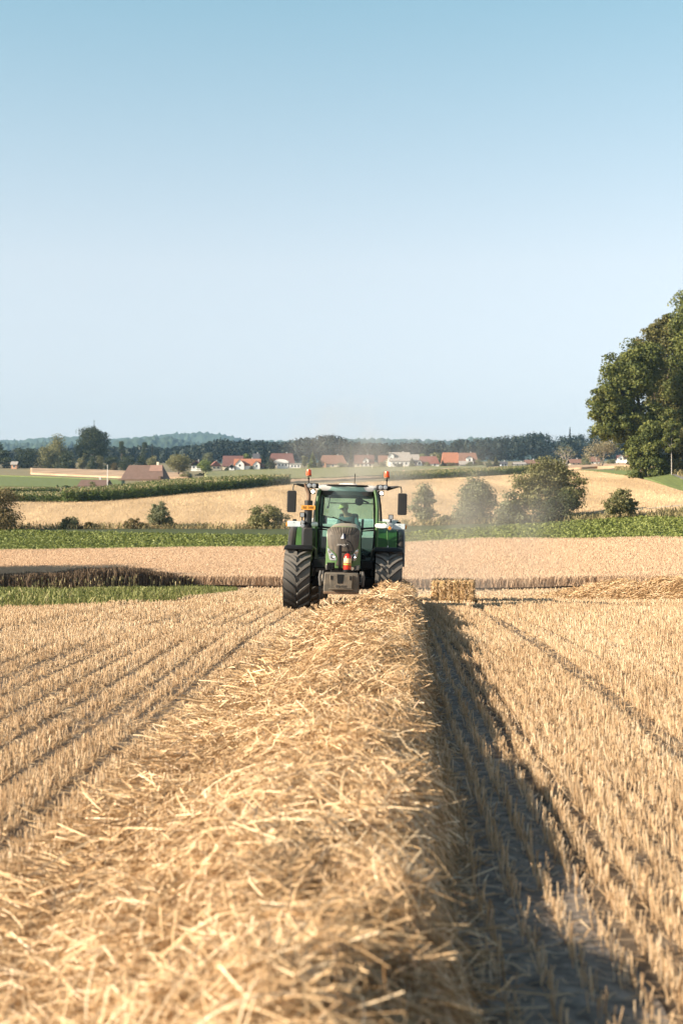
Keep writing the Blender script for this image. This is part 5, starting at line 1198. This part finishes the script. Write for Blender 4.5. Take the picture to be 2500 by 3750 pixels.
for sx in (-1, 1):
    pl = [(sx * .655, 1.70, 1.81), (sx * .34, 1.64, 1.775), (sx * .34, 1.64, 1.22), (sx * .50, 1.64, 1.20), (sx * .62, 1.68, 1.32), (sx * .64, 1.70, 1.5)]
    lp = MB().add(pl, [tuple(range(6))]).build('lower_window', m_glass, cab)
    MB().tube(pl + [pl[0]], .022, 6, caps=False).build('frame', m_dark, lp)
    # green front pillar
    pp = [(sx * .705, 1.74, z) for z in (1.15, 1.5, 1.9, 2.3)] + [(sx * .68, 1.76, 2.55), (sx * .635, 1.80, 2.74)]
    MB().tube(pp, .040, 8).build('front_pillar', m_green, cab)
    MB().tube([(sx * .80, 2.55, 1.1), (sx * .80, 2.55, 1.9), (sx * .76, 2.55, 2.4), (sx * .70, 2.55, 2.74)], .035, 8).build('middle_pillar', m_dark, cab)
    MB().tube([(sx * .66, 3.25, 1.3), (sx * .66, 3.25, 2.0), (sx * .62, 3.22, 2.74)], .045, 8).build('rear_pillar', m_dark, cab)
    dr = [(sx * .72, 1.76, 1.15), (sx * .81, 2.15, 1.15), (sx * .81, 2.52, 1.15), (sx * .81, 2.52, 1.9), (sx * .77, 2.52, 2.4), (sx * .71, 2.52, 2.7), (sx * .70, 2.15, 2.7), (sx * .64, 1.80, 2.7), (sx * .69, 1.76, 2.4), (sx * .71, 1.74, 1.9)]
    dd2 = MB().tube(dr + [dr[0]], .016, 6, caps=False).build('door', m_dark, cab)
    # door pane: strip between front and rear edges, bowed outwards
    vs, fs = [], []
    for z in np.linspace(1.15, 2.7, 8):
        xf = float(np.interp(z, [1.15, 1.9, 2.4, 2.7], [.715, .71, .69, .64])); xr = float(np.interp(z, [1.15, 1.9, 2.4, 2.7], [.81, .81, .77, .71]))
        for u in np.linspace(0, 1, 4): vs.append((sx * (xf + (xr - xf) * u ** .6), 1.75 + .77 * u, z))
    for i in range(7):
        for k in range(3): fs.append((i * 4 + k, i * 4 + k + 1, (i + 1) * 4 + k + 1, (i + 1) * 4 + k))
    MB().add(vs, fs).build('door_glass', m_glass, dd2); MB().tube([(sx * .83, 2.40, 1.62), (sx * .84, 2.40, 1.85)], .012, 6).build('handle', m_black, dd2)
    pl = [(sx * .80, 2.57, 1.75), (sx * .67, 3.22, 1.75), (sx * .63, 3.20, 2.68), (sx * .71, 2.57, 2.68)]
    MB().add(pl, [(0, 1, 2, 3)]).build('side_window', m_glass, cab)
MB().add([(-.62, 3.27, 1.62), (.62, 3.27, 1.62), (.58, 3.24, 2.66), (-.58, 3.24, 2.66)], [(0, 1, 2, 3)]).build('rear_window', m_glass, cab)
b = MB(); b.box((0, 2.45, 1.12), (1.46, 1.6, .06)); b.box((0, 3.26, 1.38), (1.30, .05, .48)); b.build('cab_floor', m_trim, cab)
# roof
def roof_ring(hx, y0, y1, z, r=.14): return [(x, (y0 + y1) / 2 + yv, z) for x, yv in rbox(hx, (y1 - y0) / 2, r, 5)]
b = MB(); b.loft([roof_ring(.69, 1.78, 3.36, 2.70), roof_ring(.735, 1.76, 3.40, 2.735), roof_ring(.735, 1.75, 3.42, 2.80), roof_ring(.69, 1.80, 3.36, 2.838), roof_ring(.55, 1.95, 3.2, 2.855)])
roof_o = b.build('roof', m_white, cab, angle=50)
MB().loft([roof_ring(.24, 2.0, 2.5, 2.85, .1), roof_ring(.18, 2.05, 2.4, 2.895, .1)]).build('roof_hatch', m_white, roof_o)
MB().loft([roof_ring(.60, 1.72, 3.28, 2.695), roof_ring(.60, 1.74, 3.28, 2.60), roof_ring(.56, 2.2, 3.26, 2.56)]).build('headlining', m_lining, roof_o)
MB().loft([[(x, 1.70 + .20 * x * x / .43, z) for x, z in rbox(.56, .075, .05, 3, 0, 2.73)], [(x, 1.735 + .20 * x * x / .43, z) for x, z in rbox(.56, .075, .05, 3, 0, 2.73)]]).build('roof_front_panel', m_lining, roof_o)
MB().tube([(.155, 2.0, 2.88), (.16, 2.02, 3.12)], .009, 6).build('aerial', m_dark, roof_o)

# work lamps, beacons, mirrors
for sx in (-1, 1):
    lb = MB().box((sx * .80, 1.60, 2.80), (.27, .12, .12)).build('lamp_bracket', m_black, cab, bevel=.02)
    for x in (.765, .875):
        wl = MB().lathe([(.062, 1.56), (.064, 1.47), (.056, 1.462)], (sx * x, 0, 2.80), 'Y', 20).build('work_light', m_dark, cab)
        MB().lathe([(.050, 1.461), (.050, 1.455), (.02, 1.450)], (sx * x, 0, 2.80), 'Y', 20).build('lens', m_lens, wl)
    wl = MB().prism(rbox(.055, .058, .02, 3, sx * .79, 2.665), 1.50, 1.62).build('work_light', m_dark, cab)
    MB().lathe([(.040, 1.499), (.040, 1.494), (.02, 1.490)], (sx * .79, 0, 2.665), 'Y', 20).build('lit_lens', m_lit, wl)
    bx = sx * .905
    be = MB().tube([(bx, 1.7, 2.80), (bx, 1.7, 2.95), (bx + .01 * sx, 1.7, 3.02)], .013, 8); be.sphere((bx, 1.7, 2.97), .024); be = be.build('beacon', m_dark, cab)
    MB().lathe([(.060, 3.015), (.066, 3.025), (.064, 3.045), (.058, 3.05)], (bx, 1.7, 0), 'Z', 20).build('base', m_rust, be)
    MB().lathe([(.062, 3.046), (.064, 3.06), (.056, 3.15), (.050, 3.175), (.03, 3.182)], (bx, 1.7, 0), 'Z', 20).build('dome', m_amber, be)
    mr_ = MB().tube([(sx * .92, 1.68, 2.78), (sx * 1.02, 1.60, 2.80), (sx * 1.17, 1.55, 2.825)], [.055, .040, .022], 8); mr_.tube([(sx * 1.15, 1.55, 2.825), (sx * 1.235, 1.55, 2.82), (sx * 1.25, 1.55, 2.74), (sx * 1.25, 1.55, 2.68)], .014, 8)
    ma = mr_.build('mirror_arm', m_black, cab)
    rings = []
    for y0, sc in ((1.46, .82), (1.48, .96), (1.56, 1.0), (1.60, .98)):
        rings.append([(sx * 1.275 + x * sc * (1 if (x * sx > 0) else 1), y0 + .02 * (x * 9) ** 2 * .1, z) for x, z in rbox(.105, .252 * (.98 if sc < 1 else 1), .03, 3, 0, 2.425)])
    mm = MB().loft(rings).build('mirror', m_black, cab, angle=50)
    MB().prism(rbox(.09, .23, .02, 3, sx * 1.275, 2.425), 1.602, 1.606).build('mirror_glass', m_mirror, mm)
    b = MB()
    for k in range(11): b.box((sx * 1.383, 1.52, 2.22 + k * .041), (.012, .06, .016))
    b.build('ribbing', m_dark, mm)
    # side lamp arms
    arm = MB().tube([(sx * .70, 1.70, 1.915), (sx * .85, 1.55, 1.905), (sx * .93, 1.50, 1.905)], [.055, .060, .045], 10).build('lamp_arm', m_white, trac)
    for (z, rr_) in ((1.955, .043), (1.865, .050)):
        l_ = MB().lathe([(rr_, 1.50), (rr_ * 1.05, 1.44), (rr_ * .9, 1.43)], (sx * 1.0, 0, z), 'Y', 18).build('side_lamp', m_mirror, arm)
        MB().lathe([(rr_ * .78, 1.429), (rr_ * .6, 1.420)], (sx * 1.0, 0, z), 'Y', 16).build('lens', m_lens if z > 1.9 or sx < 0 else m_amber2, l_)
    wl = MB().prism(rbox(.058, .058, .015, 3, sx * 1.02, 2.12), 1.46, 1.53); wl.tube([(sx * 1.02, 1.5, 1.98), (sx * 1.02, 1.5, 2.07)], .016, 6); wl = wl.build('square_lamp', m_dark, arm)
    MB().prism(rbox(.044, .044, .01, 3, sx * 1.02, 2.12), 1.452, 1.459).build('lens', m_lens, wl)
    # width marker boxes
    bx_ = MB().box((sx * 1.205, 1.60, 1.905), (.30, .16, .135)).build('marker_box', m_box, trac, bevel=.012)
    MB().box((sx * 1.372, 1.60, 1.895), (.035, .12, .09)).build('marker_lens', m_amber2, bx_, bevel=.01)
    MB().box((sx * 1.20, 1.62, 1.995), (.09, .07, .05)).build('latch', m_dark, bx_, bevel=.01)
    MB().lathe([(.008, 1.516), (.008, 1.51)], (sx * 1.21, 0, 1.945), 'Y', 8).build('bolt', m_dark, bx_)
    MB().tube([(sx * .9, 1.66, 1.86), (sx * 1.2, 1.66, 1.86)], .018, 6).build('rail', m_dark, bx_)
# green grab rail, right of the cab only
b = MB(); b.tube([(.74, 1.72, 2.0), (.90, 1.64, 2.0), (.935, 1.6, 1.92), (.955, 1.58, 1.62), (.965, 1.58, 1.46)], .017, 8); b.build('grab_rail', m_green, trac)
MB().tube([(.965, 1.58, 1.47), (.965, 1.58, 1.40)], .012, 6).build('rail_tip', m_silver, trac)
MB().prism([(1.0, 2.05), (1.2, 2.06), (1.22, 1.90), (1.0, 1.90)], 2.3, 2.34).build('side_panel', m_box, trac)

# exhaust on the left
ex = MB().lathe([(.090, 1.90), (.090, 2.36), (.088, 2.45), (.07, 2.452)], (-.885, 1.56, 0), 'Z', 24).build('exhaust', m_perf, trac)
pts = [(-.885, 1.56, 2.44), (-.88, 1.56, 2.52), (-.885, 1.56, 2.62), (-.915, 1.56, 2.70), (-.955, 1.56, 2.78), (-.985, 1.55, 2.85)]
tp = MB().tube(pts, [.048, .048, .048, .047, .044, .020], 16); tp.build('exhaust_pipe', m_exh, ex)
MB().lathe([(.002, 2.40), (.028, 2.40), (.028, 2.408)], (-.985, 0.0, 2.79), 'Y', 4) if False else None
MB().tube([(-.885, 1.56, 2.385), (-.885, 1.56, 2.455)], .0925, 24).build('exhaust_collar', m_black, ex)
b = MB(); b.loft([[(x, y, z) for x, z in rbox(hw_, .285, .07, 4, -.865, zc)] for y, hw_, zc in ((1.26, .10, 1.53), (1.30, .135, 1.535), (1.40, .155, 1.54), (1.75, .16, 1.54))])
eh = b.build('exhaust_housing', m_black, trac, angle=45)
b = MB()
for k in range(6): b.box((-.945, 1.285, 1.66 - k * .022), (.06, .02, .009)); b.box((-.815, 1.275, 1.60 - k * .022), (.07, .02, .009))
for k in range(5): b.box((-.945, 1.285, 1.38 - k * .022), (.06, .02, .009))
b.build('vents', m_dark, eh)
MB().tube([(-.90, 1.5, 1.78), (-.885, 1.56, 1.93)], [.11, .085], 16).build('exhaust_neck', m_dark, ex)
np_ = MB().prism(rbox(.160, .052, .008, 2, -.885, 2.29), 1.452, 1.458).build('number_plate', m_plate, trac)
text('lettering', 'BE\u00b7388', .082, (-.885, 1.450, 2.288), m_ink, np_, ext=.001, sx=1.08)
for x in (-1.03, -.74): MB().lathe([(.009, 1.45), (.009, 1.447)], (x, 0, 2.245), 'Y', 8).build('bolt', m_dark, np_)

# inside the cab
b = MB(); b.tube([(0.02, 1.75, 1.25), (0.02, 1.95, 1.70), (0.02, 2.03, 1.84)], [.11, .085, .05], 10); b.box((0, 1.78, 1.62), (.50, .22, .30)); b.build('dashboard', m_trim, cab, bevel=.03)
a_ = [Vector((.02 + .195 * math.cos(k * math.pi / 12), 2.05 + .195 * math.sin(k * math.pi / 12) * .80, 1.88 + .195 * math.sin(k * math.pi / 12) * .60)) for k in range(24)]
sw = MB().tube(a_ + [a_[0]], .016, 8, caps=False); sw.tube([a_[0], a_[12]], .012, 6); sw.tube([a_[18], (.02, 2.05, 1.88)], .012, 6); sw.build('steering_wheel', m_dark, cab)
b = MB(); b.box((0, 2.55, 1.50), (.50, .50, .12)); b.box((0, 2.55, 1.28), (.36, .36, .30)); st = b.build('seat', m_seat, cab, bevel=.04)
MB().box((.02, 2.84, 1.86), (.46, .12, .66), (R(-6), 0, 0)).build('backrest', m_seat, st, bevel=.05)
MB().box((.33, 2.45, 1.78), (.07, .30, .22)).build('control_armrest', m_trim, cab, bevel=.02)
MB().box((-.52, 1.98, 2.02), (.11, .04, .19), (0, 0, R(15))).build('monitor', m_dark, cab, bevel=.01)
MB().tube([(.36, 2.0, 1.8), (.37, 2.0, 2.06)], .030, 8).build('control_lever', m_dark, cab)
b = MB(); b.lathe([(.095, 1.93), (.10, 1.95), (.06, 1.965)], (.275, 0, 2.47), 'Y', 20); b.tube([(.35, 1.95, 2.50), (.50, 1.98, 2.44)], .02, 6); b.tube([(.275, 1.95, 2.55), (.25, 1.95, 2.68)], .012, 6); b.build('interior_mirror', m_dark, cab)
b = MB(); b.tube([(-.45, 3.15, 2.44), (.62, 3.15, 2.44)], .014, 6); b.build('rear_bar', m_dark, cab)
b = MB(); b.tube([(-.40, 1.98, 2.60), (-.44, 1.98, 2.34)], .014, 6); b.sphere((-.45, 1.98, 2.32), .03); b.build('roof_lever', m_dark, cab)
b = MB(); b.tube([wscr(-.95, 2.14), wscr(-.4, 2.06), wscr(.0, 1.985)], .009, 6); b.tube([(x, y - .03, z) for x, y, z in (wscr(-.50, 2.09), wscr(.02, 1.97))], .012, 6); b.box((.03, 1.57, 1.955), (.16, .08, .055)); b.build('wiper', m_dark, cab)

# ---- fire extinguisher strapped to the front
fe = empty('fire_extinguisher', Matrix.LocRotScale(trac.location, trac.rotation_euler, None) @ Vector((.105, -1.085, .905)), (0, R(3.5), R(-1.65)))
tag(fe, 'red fire extinguisher with yellow label strapped to the tractor nose', 'fire extinguisher')
m_red = mat('red_paint', (0.62, 0.030, 0.016), 0.3, spec=0.6)
MB().lathe([(.078, 0.045), (.082, .06), (.082, .315), (.066, .365), (.032, .395), (.02, .40)], n=28).build('cylinder', m_red, fe)
MB().lathe([(.076, 0), (.084, .01), (.084, .062), (.078, .066)], n=28).build('base_ring', m_dark, fe)
lb_ = MB().lathe([(.0830, .20), (.0830, .30)], n=28, caps=False); lb_.build('label_band', mat('yellow_label', (0.80, 0.52, 0.10), 0.5, col2=(0.85, 0.72, 0.5), scale=22), fe)
MB().lathe([(.0835, .155), (.0845, .16), (.0845, .178), (.0835, .182)], n=28, caps=False).build('strap', mat('yellow_strap', (0.55, 0.40, 0.06), 0.6), fe)
b = MB(); b.lathe([(.028, .395), (.03, .43), (.015, .45)], n=12); b.box((.035, 0, .445), (.11, .025, .022)); b.build('valve', m_dark, fe)
MB().tube([(.02, 0, .44), (-.01, -.01, .52), (-.055, -.02, .60), (-.045, -.02, .67), (.01, -.02, .66), (.07, -.02, .58), (.105, -.01, .46), (.11, 0, .33), (.10, 0, .2)], .012, 8).build('hose', m_dark, fe)

# ---- the square baler towed behind
bo = Vector((tx_ + SL * 8.2, 39.4, 0)); bo.z = T1(bo.x, bo.y)
bal = empty('square_baler', bo, (0, R(.8), R(-1.65))); tag(bal, 'pale straw baler with red stripes towed behind the tractor', 'baler')
MB().box((0, 1.9, 1.62), (2.46, 3.8, 1.30)).build('body', mat('cream_machine_paint', (0.55, 0.56, 0.50), 0.5, var=.06), bal, bevel=.08)
MB().box((0, 1.9, 2.30), (2.40, 3.7, .10)).build('top_cover', m_white, bal, bevel=.03)
MB().box((.5, -.03, 1.78), (1.1, .05, .10)).build('red_stripe', m_red, bal); MB().box((.5, -.03, 1.62), (1.1, .05, .05)).build('red_stripe', m_red, bal)
MB().box((0, -.2, .62), (2.1, .5, .4)).build('pickup', m_dark, bal, bevel=.05)
MB().tube([(0, -.1, .75), (0, -3.2, .62)], .09, 10).build('drawbar', m_dark, bal)
for sx in (-1, 1):
    MB().lathe([(.30, -.2), (.52, -.22), (.58, -.16), (.58, .16), (.52, .22), (.30, .2)], (sx * .95, 2.3, .56), 'X', 32).build('wheel', m_tyre, bal)
MB().box((0, 4.6, 1.15), (1.2, 1.8, .85)).build('bale_chamber', m_grey, bal)
MB().box((-.42, -.16, .55), (.20, .05, .35)).build('side_shield', mat('lime_paint', (0.42, 0.46, 0.08), .5), bal)

# ================================================================ DRIVER
m_skin = mat('skin', (0.46, 0.25, 0.17), 0.6); m_shirt = mat('teal_shirt', (0.055, 0.115, 0.125), 0.9, var=.15, scale=8); m_trous = mat('dark_trousers', (0.04, 0.045, 0.06), 0.9)
m_cap = mat('yellow_green_cap', (0.52, 0.48, 0.16), 0.8, col2=(0.22, 0.22, 0.09), scale=9); m_shade = mat('sunglass_lens', (0.01, 0.01, 0.012), 0.15)
TM = Matrix.LocRotScale(trac.location, trac.rotation_euler, None)
def skinned(name, joints, edges, m, parent, sub=2, root=0):
    me = bpy.data.meshes.new(name); me.from_pydata([j[:3] for j in joints], edges, []); o = link(name, me, m, parent)
    sk = o.modifiers.new('skin', 'SKIN'); sk.use_smooth_shade = True
    for v, j in zip(me.skin_vertices[0].data, joints): v.radius = j[3:5] if len(j) > 4 else (j[3], j[3])
    me.skin_vertices[0].data[root].use_root = True
    s_ = o.modifiers.new('subdivision', 'SUBSURF'); s_.levels = sub; s_.render_levels = sub
    return o
dv = empty('person', TM @ Vector((0.02, 2.55, 1.57)), trac.rotation_euler); tag(dv, 'driver in a teal shirt and yellow green cap leaning forward in the cab', 'person')
# local frame: seat surface at z=0; -Y forward; the driver leans forward and looks down to the picture's left
J = [(0, .02, .10, .13), (0.01, -.02, .28, .135), (0.02, -.07, .44, .155), (0.0, -.12, .545, .085), (-.055, -.165, .60, .052), (-.085, -.195, .665, .070), (-.105, -.205, .745, .088), (-.10, -.195, .815, .070)]
E = [(0, 1), (1, 2), (2, 3), (3, 4), (4, 5), (5, 6), (6, 7)]
n0 = len(J)
arms = [[(.185, -.10, .49, .062), (.245, -.20, .30, .047), (.19, -.40, .33, .036), (.165, -.465, .355, .030)], [(-.185, -.13, .47, .062), (-.255, -.23, .28, .047), (-.19, -.42, .31, .036), (-.15, -.475, .335, .030)]]
for k, ar in enumerate(arms):
    s0 = len(J); J += ar; E += [(2, s0), (s0, s0 + 1), (s0 + 1, s0 + 2), (s0 + 2, s0 + 3)]; sgn = 1 if k == 0 else -1; hx, hy, hz, _ = ar[3]
    for q, (dx, ln) in enumerate(((-.030, .062), (-.010, .072), (.010, .068), (.028, .052))):
        i = len(J); J += [(hx + dx * .9, hy - .035, hz + .010, .0095), (hx + dx, hy - .035 - ln * .5, hz + .004, .0085), (hx + dx, hy - .035 - ln * .62, hz - .028, .0075)]; E += [(s0 + 3, i), (i, i + 1), (i + 1, i + 2)]
    i = len(J); J += [(hx - sgn * .036, hy - .012, hz + .012, .010), (hx - sgn * .050, hy - .050, hz + .004, .008)]; E += [(s0 + 3, i), (i, i + 1)]
for sgn in (-1, 1):
    i = len(J); J += [(sgn * .10, -.05, .07, .085), (sgn * .15, -.46, .075, .065), (sgn * .16, -.52, -.30, .045), (sgn * .16, -.62, -.36, .035)]; E += [(0, i), (i, i + 1), (i + 1, i + 2), (i + 2, i + 3)]
skinned('body', J, E, m_skin, dv)
sh = [(0, .02, .08, .150), (0.01, -.02, .28, .155), (0.02, -.07, .44, .172), (0.0, -.115, .53, .095), (-.03, -.14, .565, .068), (.185, -.10, .49, .075), (.245, -.20, .30, .060), (.215, -.31, .318, .052), (-.185, -.13, .47, .075), (-.255, -.23, .28, .060), (-.22, -.33, .298, .052)]
skinned('shirt', sh, [(0, 1), (1, 2), (2, 3), (3, 4), (2, 5), (5, 6), (6, 7), (2, 8), (8, 9), (9, 10)], m_shirt, dv)
tr_ = [(0, .03, .07, .150), (.10, -.05, .07, .098), (.15, -.46, .075, .078), (.16, -.52, -.28, .060), (-.10, -.05, .07, .098), (-.15, -.46, .075, .078), (-.16, -.52, -.28, .060)]
skinned('trousers', tr_, [(0, 1), (1, 2), (2, 3), (0, 4), (4, 5), (5, 6)], m_trous, dv)
hd = empty('head_gear', (-.105, -.21, .745), (R(14), R(-6), R(-38))); hd.parent = dv
b = MB(); b.sphere((0, .01, .04), (.103, .115, .085), 16, 8); b.loft([[(.085 * math.cos(a) , -.085 - .085 * math.sin(a) * 1.0, .045 - .02 * math.sin(a)) for a in np.linspace(0, math.pi, 9)], [(.085 * math.cos(a), -.085 - .085 * math.sin(a), .037 - .02 * math.sin(a)) for a in np.linspace(0, math.pi, 9)]]); b.build('cap', m_cap, hd)
b = MB()
for s in (-1, 1): b.sphere((s * .034, -.092, .0), (.027, .010, .019), 10, 6); b.tube([(s * .06, -.088, .004), (s * .088, .0, .0)], .004, 5)
b.tube([(-.012, -.097, .004), (.012, -.097, .004)], .004, 5); b.build('sunglasses', m_shade, hd)
b = MB(); b.loft([[(0, -.095, .012), (.009, -.085, .0), (-.009, -.085, .0)], [(0, -.118, -.026), (.014, -.09, -.032), (-.014, -.09, -.032)]]); b.build('nose', m_skin, hd)
b = MB(); b.tube([(-.022, -.090, -.058), (0, -.095, -.055), (.022, -.090, -.058)], .006, 6); b.build('mouth', mat('lips', (0.35, 0.14, 0.11), .6), hd)
b = MB(); [b.sphere((s * .092, .01, -.012), (.012, .022, .032), 8, 6) for s in (-1, 1)]; b.build('ears', m_skin, hd)
b = MB(); b.sphere((0, .045, -.01), (.090, .070, .060), 12, 6); b.build('hair', mat('grey_hair', (0.16, 0.14, 0.12), .9), hd)
# ================================================================ AIR
def volume_mat(name, col, dens, aniso=0.3):
    m = bpy.data.materials.new(name); m.use_nodes = True; t = m.node_tree; t.nodes.clear()
    o = t.nodes.new('ShaderNodeOutputMaterial'); v = t.nodes.new('ShaderNodeVolumePrincipled')
    v.inputs['Color'].default_value = (*col, 1); v.inputs['Density'].default_value = dens; v.inputs['Anisotropy'].default_value = aniso
    t.links.new(v.outputs[0], o.inputs['Volume']); return m, t, v
mh, _, _ = volume_mat('haze', (0.42, 0.70, 1.0), 0.00008, 0.0)
hb = MB(); hb.box((0, 2900, 200), (9000, 6400, 480))
haze = hb.build('haze', mh); tag(haze, 'thin pale blue haze lying over the far country', 'haze', kind='stuff')
# dust thrown up behind the tractor: soft-edged, denser low and to the right
md, t, v = volume_mat('dust', (0.90, 0.83, 0.74), 0.0, 0.2)
tc = t.nodes.new('ShaderNodeTexCoord'); n = t.nodes.new('ShaderNodeTexNoise'); n.inputs['Scale'].default_value = 2.6; n.inputs['Detail'].default_value = 3
g = t.nodes.new('ShaderNodeTexGradient'); g.gradient_type = 'SPHERICAL'
mu = t.nodes.new('ShaderNodeMath'); mu.operation = 'MULTIPLY'; m2 = t.nodes.new('ShaderNodeMath'); m2.operation = 'MULTIPLY'; m2.inputs[1].default_value = 0.14
rmp = t.nodes.new('ShaderNodeMapRange'); rmp.inputs[1].default_value = 0.38; rmp.inputs[2].default_value = 0.75
t.links.new(tc.outputs['Object'], n.inputs['Vector']); t.links.new(tc.outputs['Object'], g.inputs['Vector'])
t.links.new(n.outputs['Fac'], rmp.inputs[0]); t.links.new(g.outputs['Fac'], mu.inputs[0]); t.links.new(rmp.outputs[0], mu.inputs[1])
t.links.new(mu.outputs[0], m2.inputs[0]); t.links.new(m2.outputs[0], v.inputs['Density'])
dm = MB(); dm.sphere((0, 0, 0), 1.0, 24, 14); dust = dm.build('dust_cloud', md)
dust.location = (3.9, 52.0, 1.4); dust.scale = (5.2, 9.0, 4.4)
tag(dust, 'faint brown dust cloud drifting behind the tractor', 'dust', kind='stuff')
dust2 = dust.copy(); COL.objects.link(dust2); dust2.location = (0.4, 62.0, 3.6); dust2.scale = (3.8, 10.0, 3.9); dust2['label'] = 'thin grey dust plume rising above the tractor roof'
